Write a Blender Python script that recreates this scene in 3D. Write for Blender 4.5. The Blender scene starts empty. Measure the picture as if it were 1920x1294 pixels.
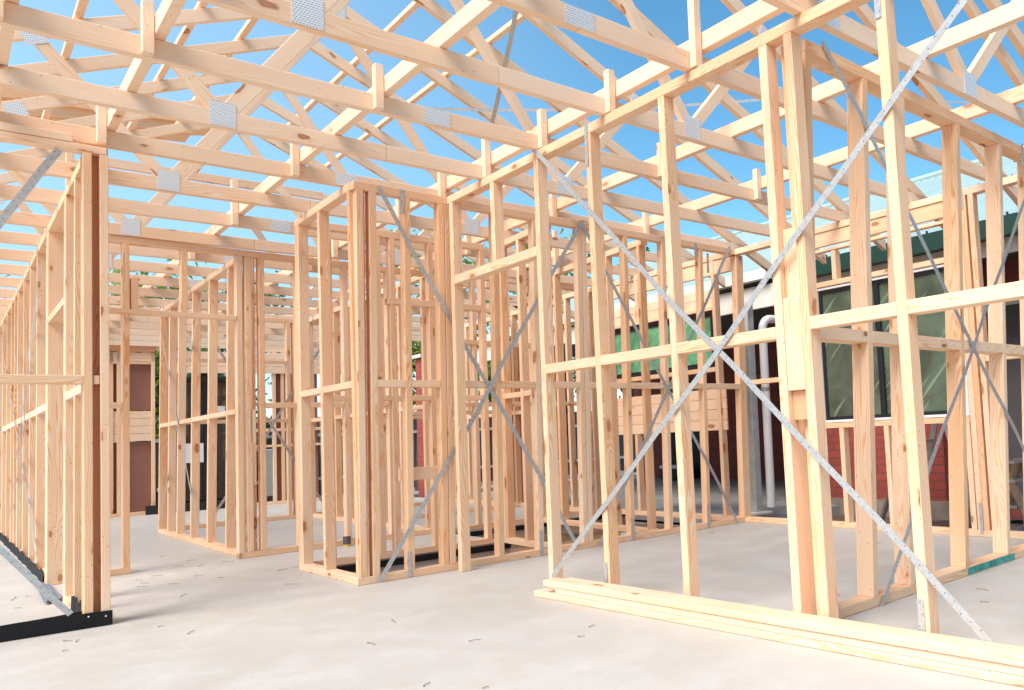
import bpy, bmesh, math, random
from mathutils import Vector, Matrix
random.seed(7)
R = math.radians
scn = bpy.context.scene
C = scn.collection
# ------------------------------------------------------------------ camera
ROT = [[0.716406718, -0.696101065, -0.046954467],
       [0.009123466, 0.076641904, -0.997016941],
       [0.697623234, 0.713841247, 0.061257629]]
FX, CX, CY, EYE = 1522.97, 1360.0, 713.58, 0.9
cam_d = bpy.data.cameras.new('camera')
cam_d.sensor_width = 36
cam_d.lens = FX / 1920 * 36
cam_d.shift_x = (960 - CX) / 1920
cam_d.shift_y = (CY - 647) / 1920
cam_d.clip_start = 0.05
cam_d.clip_end = 600
cam = bpy.data.objects.new('camera', cam_d)
C.objects.link(cam)
scn.camera = cam
m = Matrix(((ROT[0][0], -ROT[1][0], -ROT[2][0], 0),
            (ROT[0][1], -ROT[1][1], -ROT[2][1], 0),
            (ROT[0][2], -ROT[1][2], -ROT[2][2], EYE), (0, 0, 0, 1)))
cam.matrix_world = m


def ray(x, y):
    a = ((x - CX) / FX, (y - CY) / FX, 1.0)
    return Vector([sum(ROT[k][i] * a[k] for k in range(3)) for i in range(3)])


def on(ax, x, y, v):
    d = ray(x, y)
    o = Vector((0, 0, EYE))
    return o + d * ((v - o[ax]) / d[ax])


def proj(P):
    q = [sum(ROT[k][i] * (P[i] - (EYE if i == 2 else 0)) for i in range(3)) for k in range(3)]
    return FX * q[0] / q[2] + CX, FX * q[1] / q[2] + CY


# ------------------------------------------------------------------ materials
def newmat(name):
    mt = bpy.data.materials.new(name)
    mt.use_nodes = True
    nt = mt.node_tree
    nt.nodes.clear()
    out = nt.nodes.new('ShaderNodeOutputMaterial')
    b = nt.nodes.new('ShaderNodeBsdfPrincipled')
    nt.links.new(b.outputs[0], out.inputs[0])
    return mt, nt, b


class NT:
    def __init__(s, nt):
        s.nt = nt

    def n(s, t, **kw):
        nd = s.nt.nodes.new(t)
        for k, v in kw.items():
            setattr(nd, k, v)
        return nd

    def link(s, a, b):
        s.nt.links.new(a, b)

    def math(s, op, a, b=None, c=None):
        nd = s.n('ShaderNodeMath', operation=op)
        for i, v in enumerate((a, b, c)):
            if v is None:
                continue
            if isinstance(v, (int, float)):
                nd.inputs[i].default_value = v
            else:
                s.link(v, nd.inputs[i])
        return nd.outputs[0]

    def mix(s, f, a, b, blend='MIX'):
        nd = s.n('ShaderNodeMix', data_type='RGBA', blend_type=blend)
        for i, v in ((0, f), (6, a), (7, b)):
            if isinstance(v, (int, float)):
                nd.inputs[i].default_value = v
            elif isinstance(v, tuple):
                nd.inputs[i].default_value = (*v, 1)
            else:
                s.link(v, nd.inputs[i])
        return nd.outputs[2]

    def noise(s, vec, scale, detail=2, rough=.5, dist=0):
        nd = s.n('ShaderNodeTexNoise')
        nd.inputs['Scale'].default_value = scale
        nd.inputs['Detail'].default_value = detail
        nd.inputs['Roughness'].default_value = rough
        nd.inputs['Distortion'].default_value = dist
        s.link(vec, nd.inputs['Vector'])
        return nd.outputs[0]

    def comb(s, x, y, z):
        nd = s.n('ShaderNodeCombineXYZ')
        for i, v in enumerate((x, y, z)):
            if isinstance(v, (int, float)):
                nd.inputs[i].default_value = v
            else:
                s.link(v, nd.inputs[i])
        return nd.outputs[0]

    def ramp(s, f, stops):
        nd = s.n('ShaderNodeValToRGB')
        cr = nd.color_ramp
        while len(cr.elements) < len(stops):
            cr.elements.new(0.5)
        for e, (p, c) in zip(cr.elements, stops):
            e.position = p
            e.color = (*c, 1) if isinstance(c, tuple) else (c, c, c, 1)
        s.link(f, nd.inputs[0])
        return nd.outputs[0]


def wood(name, pale, tan, dark, ringamt=.55, huevar=.35, rough=.62, knots=1.0):
    mt, nt, b = newmat(name)
    t = NT(nt)
    uv = t.n('ShaderNodeUVMap')
    sp = t.n('ShaderNodeSeparateXYZ')
    t.link(uv.outputs[0], sp.inputs[0])
    u, v = sp.outputs[0], sp.outputs[1]
    rnd = t.n('ShaderNodeObjectInfo').outputs['Random']
    r37 = t.math('MULTIPLY', rnd, 37.0)
    # knots
    vo = t.n('ShaderNodeTexVoronoi', voronoi_dimensions='2D')
    vo.inputs['Scale'].default_value = 1.0
    wob = t.noise(t.comb(u, v, r37), 30.0, 1)
    kv = t.comb(t.math('ADD', t.math('MULTIPLY', u, 3.0), r37), t.math('MULTIPLY', v, 7.0), 0.0)
    t.link(kv, vo.inputs['Vector'])
    d = t.math('ADD', vo.outputs['Distance'], t.math('MULTIPLY', t.math('SUBTRACT', wob, .5), .12))
    cs = t.n('ShaderNodeSeparateColor')
    t.link(vo.outputs['Color'], cs.inputs[0])
    sel = t.math('GREATER_THAN', cs.outputs[0], 1 - .19 * knots)
    ksz = t.math('ADD', t.math('MULTIPLY', cs.outputs[1], .8), .45)
    d = t.math('DIVIDE', d, ksz)
    bend = t.math('MULTIPLY', t.ramp(d, ((.0, 1.0), (.45, 0.0))), sel)
    n1 = t.noise(t.comb(t.math('MULTIPLY', u, .9), t.math('MULTIPLY', v, 9.0), r37), 1.0, 2, .5)
    ringc = t.math('ADD', t.math('MULTIPLY', v, 620.0), t.math('ADD', t.math('MULTIPLY', n1, 120.0), t.math('MULTIPLY', bend, 22.0)))
    ring = t.math('ADD', t.math('MULTIPLY', t.math('SINE', ringc), .5), .5)
    ring = t.math('POWER', ring, 2.2)
    nb = t.noise(t.comb(t.math('MULTIPLY', u, .7), t.math('MULTIPLY', v, 3.0), r37), 1.3, 3, .55)
    amt = t.ramp(nb, ((.36, 0.12), (.68, 1.0)))
    fib = t.noise(t.comb(t.math('MULTIPLY', u, 7.0), t.math('MULTIPLY', v, 420.0), r37), 1.0, 2, .6)
    f = t.math('MULTIPLY', t.math('MULTIPLY', ring, amt), ringamt)
    f = t.math('ADD', f, t.math('MULTIPLY', t.math('SUBTRACT', fib, .5), .35))
    f = t.math('ADD', f, t.math('MULTIPLY', t.math('SUBTRACT', nb, .5), .55))
    f = t.math('ADD', f, t.math('MULTIPLY', t.math('SUBTRACT', rnd, .5), huevar))
    nt_f = t.n('ShaderNodeClamp')
    t.link(f, nt_f.inputs[0])
    col = t.mix(nt_f.outputs[0], pale, tan)
    halo = t.math('MULTIPLY', t.ramp(d, ((.05, 1.0), (.30, 0.0))), sel)
    core = t.math('MULTIPLY', t.ramp(d, ((.07, 1.0), (.11, 0.0))), sel)
    ringk = t.math('MULTIPLY', t.ramp(d, ((.05, 0.0), (.085, 1.0), (.11, 1.0), (.14, 0.0))), sel)
    col = t.mix(t.math('MULTIPLY', halo, .8), col, tan)
    col = t.mix(t.math('MULTIPLY', core, .7), col, (.36, .12, .045))
    col = t.mix(t.math('MULTIPLY', ringk, t.math('MULTIPLY', cs.outputs[2], .85)), col, dark)
    v2 = t.n('ShaderNodeTexVoronoi', voronoi_dimensions='2D')
    v2.inputs['Scale'].default_value = 1.0
    t.link(t.comb(t.math('ADD', t.math('MULTIPLY', u, 18.0), r37), t.math('MULTIPLY', v, 34.0), 0.0), v2.inputs['Vector'])
    c2 = t.n('ShaderNodeSeparateColor')
    t.link(v2.outputs['Color'], c2.inputs[0])
    dot = t.math('MULTIPLY', t.math('LESS_THAN', v2.outputs['Distance'], .075), t.math('GREATER_THAN', c2.outputs[0], .93))
    col = t.mix(t.math('MULTIPLY', dot, .7), col, (.16, .08, .05))
    t.link(col, b.inputs['Base Color'])
    b.inputs['Roughness'].default_value = rough
    b.inputs['Specular IOR Level'].default_value = .3
    bp = t.n('ShaderNodeBump')
    bp.inputs['Strength'].default_value = .15
    bp.inputs['Distance'].default_value = .002
    t.link(fib, bp.inputs['Height'])
    t.link(bp.outputs[0], b.inputs['Normal'])
    return mt


def plain(name, col, rough=.6, metal=0, var=.0, scale=4, spec=.5):
    mt, nt, b = newmat(name)
    t = NT(nt)
    if var:
        g = t.n('ShaderNodeNewGeometry')
        n1 = t.noise(g.outputs['Position'], scale, 4, .6)
        c2 = tuple(max(0, c * (1 - var)) for c in col)
        c1 = tuple(min(1, c * (1 + var)) for c in col)
        t.link(t.mix(t.ramp(n1, ((.3, 0.0), (.7, 1.0))), c2, c1), b.inputs['Base Color'])
    else:
        b.inputs['Base Color'].default_value = (*col, 1)
    b.inputs['Roughness'].default_value = rough
    b.inputs['Metallic'].default_value = metal
    b.inputs['Specular IOR Level'].default_value = spec
    return mt


PINE = wood('pine', (.85, .61, .415), (.76, .41, .20), (.20, .06, .02), 1.5, .5)
PINE2 = wood('pine_white', (.85, .635, .455), (.78, .48, .27), (.22, .07, .03), 1.1, .6)
PINE3 = wood('pine_amber', (.83, .545, .33), (.70, .34, .15), (.20, .06, .02), 1.6, .4)
ORANGE = wood('pine_heartwood', (.74, .38, .20), (.52, .20, .08), (.12, .03, .01), .8, .2, .5, .6)
BROWNSHEET = plain('brown_board', (.25, .105, .07), .75, 0, .12, 30)


def m_concrete():
    mt, nt, b = newmat('concrete_slab')
    t = NT(nt)
    g = t.n('ShaderNodeNewGeometry').outputs['Position']
    n1 = t.noise(g, .9, 5, .6, .6)
    n2 = t.noise(g, 3.5, 6, .65, .3)
    n3 = t.noise(g, 90, 3, .6)
    mp = t.n('ShaderNodeMapping')
    mp.inputs['Rotation'].default_value = (0, 0, R(20))
    mp.inputs['Scale'].default_value = (1.2, 7, 1)
    t.link(g, mp.inputs[0])
    n4 = t.noise(mp.outputs[0], 1.4, 4, .6, .4)
    col = t.mix(t.ramp(n1, ((.38, 0.0), (.64, 1.0))), (.47, .440, .385), (.50, .475, .43))
    col = t.mix(t.math('MULTIPLY', t.ramp(n2, ((.46, 0.0), (.70, 1.0))), .5), col, (.56, .535, .49))
    col = t.mix(t.math('MULTIPLY', t.ramp(n4, ((.52, 0.0), (.74, 1.0))), .32), col, (.56, .48, .39))
    n6 = t.noise(g, 1.7, 7, .72, 2.5)
    scuff = t.ramp(n6, ((.485, 0.0), (.50, 1.0), (.515, 0.0)))
    col = t.mix(t.math('MULTIPLY', scuff, .16), col, (.33, .30, .26))
    n7 = t.noise(g, 22, 4, .65, .4)
    col = t.mix(t.math('MULTIPLY', t.ramp(n7, ((.55, 0.0), (.72, 1.0))), .25), col, (.46, .40, .33))
    col = t.mix(t.math('MULTIPLY', t.ramp(n3, ((.62, 0.0), (.75, 1.0))), .12), col, (.42, .38, .34))
    t.link(col, b.inputs['Base Color'])
    t.link(t.ramp(n2, ((.3, .42), (.7, .7))), b.inputs['Roughness'])
    bp = t.n('ShaderNodeBump')
    bp.inputs['Strength'].default_value = .12
    bp.inputs['Distance'].default_value = .004
    t.link(n3, bp.inputs['Height'])
    t.link(bp.outputs[0], b.inputs['Normal'])
    return mt


def m_galv():
    mt, nt, b = newmat('galvanised')
    t = NT(nt)
    g = t.n('ShaderNodeNewGeometry').outputs['Position']
    vo = t.n('ShaderNodeTexVoronoi')
    vo.inputs['Scale'].default_value = 90
    t.link(g, vo.inputs['Vector'])
    cs = t.n('ShaderNodeSeparateColor')
    t.link(vo.outputs['Color'], cs.inputs[0])
    col = t.mix(cs.outputs[0], (.44, .44, .435), (.54, .54, .53))
    # punched holes seen as small dark dots, from uv along the strap
    uv = t.n('ShaderNodeUVMap')
    sp = t.n('ShaderNodeSeparateXYZ')
    t.link(uv.outputs[0], sp.inputs[0])
    fu = t.math('SUBTRACT', t.math('FRACT', t.math('MULTIPLY', sp.outputs[0], 22.0)), .5)
    row = t.math('MODULO', t.math('FLOOR', t.math('MULTIPLY', sp.outputs[0], 22.0)), 3.0)
    off = t.math('MULTIPLY', t.math('SUBTRACT', row, 1.0), .009)
    dv = t.math('SUBTRACT', sp.outputs[1], off)
    dd = t.math('ADD', t.math('POWER', t.math('MULTIPLY', fu, .045), 2.0), t.math('POWER', dv, 2.0))
    hole = t.math('LESS_THAN', dd, .0026 ** 2)
    col = t.mix(hole, col, (.08, .07, .06))
    t.link(col, b.inputs['Base Color'])
    b.inputs['Metallic'].default_value = .4
    b.inputs['Roughness'].default_value = .38
    return mt


def m_plate():
    mt, nt, b = newmat('nail_plate')
    t = NT(nt)
    uv = t.n('ShaderNodeUVMap')
    sp = t.n('ShaderNodeSeparateXYZ')
    t.link(uv.outputs[0], sp.inputs[0])
    u = t.math('MULTIPLY', sp.outputs[0], 75.0)
    v = t.math('MULTIPLY', sp.outputs[1], 95.0)
    stag = t.math('MULTIPLY', t.math('MODULO', t.math('FLOOR', v), 2.0), .5)
    fu = t.math('ABSOLUTE', t.math('SUBTRACT', t.math('FRACT', t.math('ADD', u, stag)), .5))
    fv = t.math('ABSOLUTE', t.math('SUBTRACT', t.math('FRACT', v), .5))
    slot = t.math('MULTIPLY', t.math('LESS_THAN', fu, .34), t.math('LESS_THAN', fv, .2))
    col = t.mix(slot, (.86, .86, .84), (.36, .34, .31))
    t.link(col, b.inputs['Base Color'])
    b.inputs['Metallic'].default_value = .25
    b.inputs['Roughness'].default_value = .4
    return mt


def m_brick(name, c1, c2, mort):
    mt, nt, b = newmat(name)
    t = NT(nt)
    uv = t.n('ShaderNodeUVMap')
    br = t.n('ShaderNodeTexBrick')
    br.inputs['Scale'].default_value = 1
    br.inputs['Brick Width'].default_value = .24
    br.inputs['Row Height'].default_value = .086
    br.inputs['Mortar Size'].default_value = .006
    br.inputs['Color1'].default_value = (*c1, 1)
    br.inputs['Color2'].default_value = (*c2, 1)
    br.inputs['Mortar'].default_value = (*mort, 1)
    t.link(uv.outputs[0], br.inputs[0])
    n1 = t.noise(uv.outputs[0], 25, 3)
    col = t.mix(t.math('MULTIPLY', n1, .35), br.outputs[0], (.05, .015, .01))
    t.link(col, b.inputs['Base Color'])
    b.inputs['Roughness'].default_value = .8
    bp = t.n('ShaderNodeBump', invert=True)
    bp.inputs['Strength'].default_value = .6
    bp.inputs['Distance'].default_value = .01
    t.link(br.outputs['Fac'], bp.inputs['Height'])
    t.link(bp.outputs[0], b.inputs['Normal'])
    return mt


def m_film(name, base, streak, alpha):
    """glass with a green protective film, streaky, partly see-through"""
    mt, nt, b = newmat(name)
    t = NT(nt)
    uv = t.n('ShaderNodeUVMap')
    mp = t.n('ShaderNodeMapping')
    mp.inputs['Rotation'].default_value = (0, 0, R(-48))
    t.link(uv.outputs[0], mp.inputs[0])
    mp2 = t.n('ShaderNodeMapping')
    mp2.inputs['Scale'].default_value = (1.1, 16, 1)
    t.link(mp.outputs[0], mp2.inputs[0])
    n1 = t.noise(mp2.outputs[0], 1.2, 3, .5, .6)
    n2 = t.noise(uv.outputs[0], 3, 3, .5, .8)
    col = t.mix(t.ramp(n2, ((.35, 0.0), (.65, 1.0))), tuple(c * .75 for c in base), tuple(min(1, c * 1.7) for c in base))
    col = t.mix(t.ramp(n1, ((.60, 0.0), (.72, .85))), col, streak)
    t.link(col, b.inputs['Base Color'])
    b.inputs['Roughness'].default_value = .12
    b.inputs['Specular IOR Level'].default_value = .7
    b.inputs['Alpha'].default_value = alpha
    return mt


def m_leaf(name, c1, c2):
    mt, nt, b = newmat(name)
    t = NT(nt)
    g = t.n('ShaderNodeNewGeometry')
    n1 = t.noise(g.outputs['Position'], 6, 2)
    t.link(t.mix(t.ramp(n1, ((.35, 0.0), (.65, 1.0))), c1, c2), b.inputs['Base Color'])
    b.inputs['Roughness'].default_value = .55
    tr = t.n('ShaderNodeBsdfTranslucent')
    tr.inputs[0].default_value = (*c2, 1)
    mx = t.n('ShaderNodeMixShader')
    mx.inputs[0].default_value = .35
    out = [n for n in nt.nodes if n.type == 'OUTPUT_MATERIAL'][0]
    t.link(b.outputs[0], mx.inputs[1])
    t.link(tr.outputs[0], mx.inputs[2])
    t.link(mx.outputs[0], out.inputs[0])
    return mt


CONC = m_concrete()
GALV = m_galv()
NPL = m_plate()
MEMB = plain('black_membrane', (.008, .008, .009), .6, 0, .3, 12, .25)
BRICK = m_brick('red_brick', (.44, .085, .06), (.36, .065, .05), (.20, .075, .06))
BRICK_SHADE = m_brick('shaded_brick', (.32, .075, .06), (.24, .06, .05), (.17, .09, .08))  # darker red brick: shade of the covered recesses is put into the colour
ROOFM = plain('roof_sheet', (.36, .48, .46), .35, .15, .06, 2)
GREEN = plain('dark_green_paint', (.004, .034, .02), .45)
CREAM = plain('cream_paint', (.72, .68, .60), .6, 0, .05, 5)
WHITE = plain('white_paint', (.80, .80, .78), .35)
BLACK = plain('black_frame', (.012, .013, .018), .3)
SOFFIT = plain('soffit', (.10, .09, .075), .8)
DARKDOOR = plain('grey_door', (.085, .08, .085), .6, 0, .08, 3)
VSLAB = plain('verandah_concrete', (.36, .36, .34), .7, 0, .2, 3)
ALU = plain('aluminium', (.42, .41, .38), .4, .5, .2, 15)
DIRT = plain('dirt', (.16, .10, .07), .95, 0, .4, 9)
RUST = plain('rusty_nail', (.25, .15, .10), .7, .2)
YELLOW = plain('yellow_plastic', (.75, .50, .03), .5)
PVC = plain('white_pvc', (.80, .80, .78), .3)
FILM1 = m_film('film_glass', (.075, .11, .075), (.34, .50, .32), .78)
FILM2 = m_film('green_film', (.10, .33, .17), (.40, .68, .42), 1.0)
GLASSD = plain('dark_glass', (.02, .025, .025), .04, 0, 0, 1, 1.0)
PAPER = plain('paper', (.82, .82, .82), .8)
TEAL = plain('teal_spray_paint', (.05, .30, .26), .7, 0, .4, 25)
BARK = plain('bark', (.07, .055, .045), .9, 0, .4, 20)
LEAF1 = m_leaf('leaf_green', (.035, .085, .02), (.13, .22, .04))
LEAF2 = m_leaf('leaf_bright', (.09, .18, .03), (.30, .38, .06))


def m_water():
    mt, nt, b = newmat('muddy_water')
    t = NT(nt)
    g = t.n('ShaderNodeNewGeometry').outputs['Position']
    n1 = t.noise(g, 1.5, 4, .6, .5)
    t.link(t.mix(t.ramp(n1, ((.35, 0.0), (.65, 1.0))), (.30, .18, .095), (.42, .27, .165)), b.inputs['Base Color'])
    b.inputs['Roughness'].default_value = .08
    bp = t.n('ShaderNodeBump')
    bp.inputs['Strength'].default_value = .08
    bp.inputs['Distance'].default_value = .01
    t.link(t.noise(g, 14, 2), bp.inputs['Height'])
    t.link(bp.outputs[0], b.inputs['Normal'])
    return mt


WATER = m_water()


# ------------------------------------------------------------------ mesh helpers
class MB:
    def __init__(s):
        s.v, s.f, s.uv, s.mi = [], [], [], []

    def quad(s, pts, uvs=None, mi=0):
        n = len(s.v)
        s.v += [Vector(p) for p in pts]
        s.f.append(tuple(range(n, n + len(pts))))
        s.uv.append(uvs if uvs else [(0, 0)] * len(pts))
        s.mi.append(mi)

    def hexa(s, P, axis=None, ch=0.0025, mi=0, seed=None):
        """P: 8 corners, index = 4*i+2*j+k along three edges; i = grain direction"""
        P = [Vector(p) for p in P]
        r = random.random() * 50 if seed is None else seed
        r2 = random.random() * 20
        e = [P[4] - P[0], P[2] - P[0], P[1] - P[0]]
        ln = [max(x.length, 1e-6) for x in e]
        cen = sum(P, Vector()) / 8

        def at(i, j, k):   # trilinear with inset
            def lerp(a, b, t):
                return a + (b - a) * t
            a = lerp(lerp(P[0], P[1], k), lerp(P[2], P[3], k), j)
            b = lerp(lerp(P[4], P[5], k), lerp(P[6], P[7], k), j)
            return lerp(a, b, i)
        c = [min(ch / l, .3) for l in ln]
        flip = (e[0].cross(e[1]).dot(e[2]) < 0)

        def add(pts, face):
            # face: axis normal of the face -> uv
            ax = face
            uvs = []
            for q in pts:
                a = [q[0] * ln[0], q[1] * ln[1], q[2] * ln[2]]
                if ax == 1:
                    uvs.append((a[0] + r, a[2] + r2))
                elif ax == 2:
                    uvs.append((a[0] + r, a[1] + r2 + .31))
                else:
                    uvs.append((a[1] + r + .7, a[2] + r2 + .53))
            X = [at(*q) for q in pts]
            # orient outward
            nn = (X[1] - X[0]).cross(X[2] - X[0])
            if nn.dot(sum(X, Vector()) / len(X) - cen) < 0:
                X.reverse()
                uvs.reverse()
            s.quad(X, uvs, mi)
        lo = [c[0], c[1], c[2]]
        hi = [1 - c[0], 1 - c[1], 1 - c[2]]
        for ax in range(3):
            o = [a for a in range(3) if a != ax]
            for side in (0, 1):
                pts = []
                for (p, q) in ((0, 0), (1, 0), (1, 1), (0, 1)):
                    t = [0, 0, 0]
                    t[ax] = side
                    t[o[0]] = hi[o[0]] if p else lo[o[0]]
                    t[o[1]] = hi[o[1]] if q else lo[o[1]]
                    pts.append(tuple(t))
                add(pts, ax)
        if ch > 0:
            for ax in range(3):   # chamfer strips running along ax
                o = [a for a in range(3) if a != ax]
                for sa in (0, 1):
                    for sb in (0, 1):
                        def pt(w, full):
                            t = [0, 0, 0]
                            t[ax] = w
                            if full == 0:
                                t[o[0]] = sa
                                t[o[1]] = hi[o[1]] if sb else lo[o[1]]
                            else:
                                t[o[1]] = sb
                                t[o[0]] = hi[o[0]] if sa else lo[o[0]]
                            return tuple(t)
                        add([pt(lo[ax], 0), pt(hi[ax], 0), pt(hi[ax], 1), pt(lo[ax], 1)], o[0] if o[0] else o[1])
            for i in (0, 1):
                for j in (0, 1):
                    for k in (0, 1):
                        q = (i, j, k)
                        base = [hi[a] if q[a] else lo[a] for a in range(3)]
                        pts = []
                        for a in range(3):
                            t = list(base)
                            t[a] = q[a]
                            pts.append(tuple(t))
                        add(pts, 1)

    def box(s, x0, x1, y0, y1, z0, z1, axis=2, ch=0.0025, mi=0, seed=None):
        o = {0: (0, 1, 2), 1: (1, 0, 2), 2: (2, 0, 1)}[axis]
        lo, hi = (x0, y0, z0), (x1, y1, z1)
        P = []
        for i in (0, 1):
            for j in (0, 1):
                for k in (0, 1):
                    t = [0, 0, 0]
                    t[o[0]] = (lo, hi)[i][o[0]]
                    t[o[1]] = (lo, hi)[j][o[1]]
                    t[o[2]] = (lo, hi)[k][o[2]]
                    P.append(t)
        s.hexa(P, ch=ch, mi=mi, seed=seed)

    def bar(s, a, b, w, h, up=(0, 0, 1), ch=0.0025, mi=0, ea=None, eb=None, seed=None):
        """bar from a to b (centre line); w along the horizontal side dir, h along up-ish"""
        a, b = Vector(a), Vector(b)
        d = (b - a).normalized()
        sd = d.cross(Vector(up)).normalized()
        u = sd.cross(d).normalized()
        P = []
        for p in (a, b):
            for j in (-1, 1):
                for k in (-1, 1):
                    P.append(p + sd * (w / 2 * j) + u * (h / 2 * k))
        s.hexa(P, ch=ch, mi=mi, seed=seed)

    def tube(s, pts, r, n=8, cap=True, mi=0):
        pts = [Vector(p) for p in pts]
        rings = []
        ref0 = all(abs((pts[i + 1] - pts[i]).normalized().z) < .9 for i in range(len(pts) - 1))
        L = 0
        for i, p in enumerate(pts):
            d = (pts[min(i + 1, len(pts) - 1)] - pts[max(i - 1, 0)]).normalized()
            ref = Vector((0, 0, 1)) if ref0 else Vector((0, 1, 0))
            x = d.cross(ref).normalized()
            y = x.cross(d)
            rr = r[i] if isinstance(r, (list, tuple)) else r
            rings.append([p + x * (rr * math.cos(2 * math.pi * k / n)) + y * (rr * math.sin(2 * math.pi * k / n)) for k in range(n)])
        for i in range(len(pts) - 1):
            for k in range(n):
                k2 = (k + 1) % n
                s.quad([rings[i][k], rings[i + 1][k], rings[i + 1][k2], rings[i][k2]],
                       [(i * .2, k / n), (i * .2 + .2, k / n), (i * .2 + .2, (k + 1) / n), (i * .2, (k + 1) / n)], mi)
        if cap:
            s.quad(list(reversed(rings[0])), None, mi)
            s.quad(rings[-1], None, mi)

    def build(s, name, mats, parent=None, origin=None):
        if not isinstance(mats, (list, tuple)):
            mats = [mats]
        me = bpy.data.meshes.new(name)
        if origin is None and parent is not None:
            off = parent.get('_o', (0, 0, 0))
            off = Vector(off)
        elif origin is not None:
            off = Vector(origin)
        else:
            off = Vector((0, 0, 0))
        me.from_pydata([v - off for v in s.v], [], s.f)
        uvl = me.uv_layers.new(name='UVMap')
        i = 0
        flat = []
        for u in s.uv:
            for q in u:
                flat += [q[0], q[1]]
        uvl.data.foreach_set('uv', flat)
        for mt in mats:
            me.materials.append(mt)
        me.polygons.foreach_set('material_index', s.mi)
        me.update()
        o = bpy.data.objects.new(name, me)
        C.objects.link(o)
        if parent is not None:
            o.parent = parent
            o['_o'] = list(off)
            if origin is not None:
                o.location = off - Vector(parent.get('_o', (0, 0, 0)))
        else:
            o.location = off
            o['_o'] = list(off)
        return o


def tag(o, label=None, cat=None, group=None, kind=None):
    if label: o['label'] = label
    if cat: o['category'] = cat
    if group: o['group'] = group
    if kind: o['kind'] = kind
    return o


def thing(name, loc, label, cat, group=None):
    o = bpy.data.objects.new(name, None)
    C.objects.link(o)
    o.empty_display_size = .1
    o.location = loc
    o['_o'] = list(loc)
    return tag(o, label, cat, group)


# ------------------------------------------------------------------ wall frames
ZP = .05          # bottom plate thickness
ZU, ZT = 2.625, 2.68   # underside and top of the top plate


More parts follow.
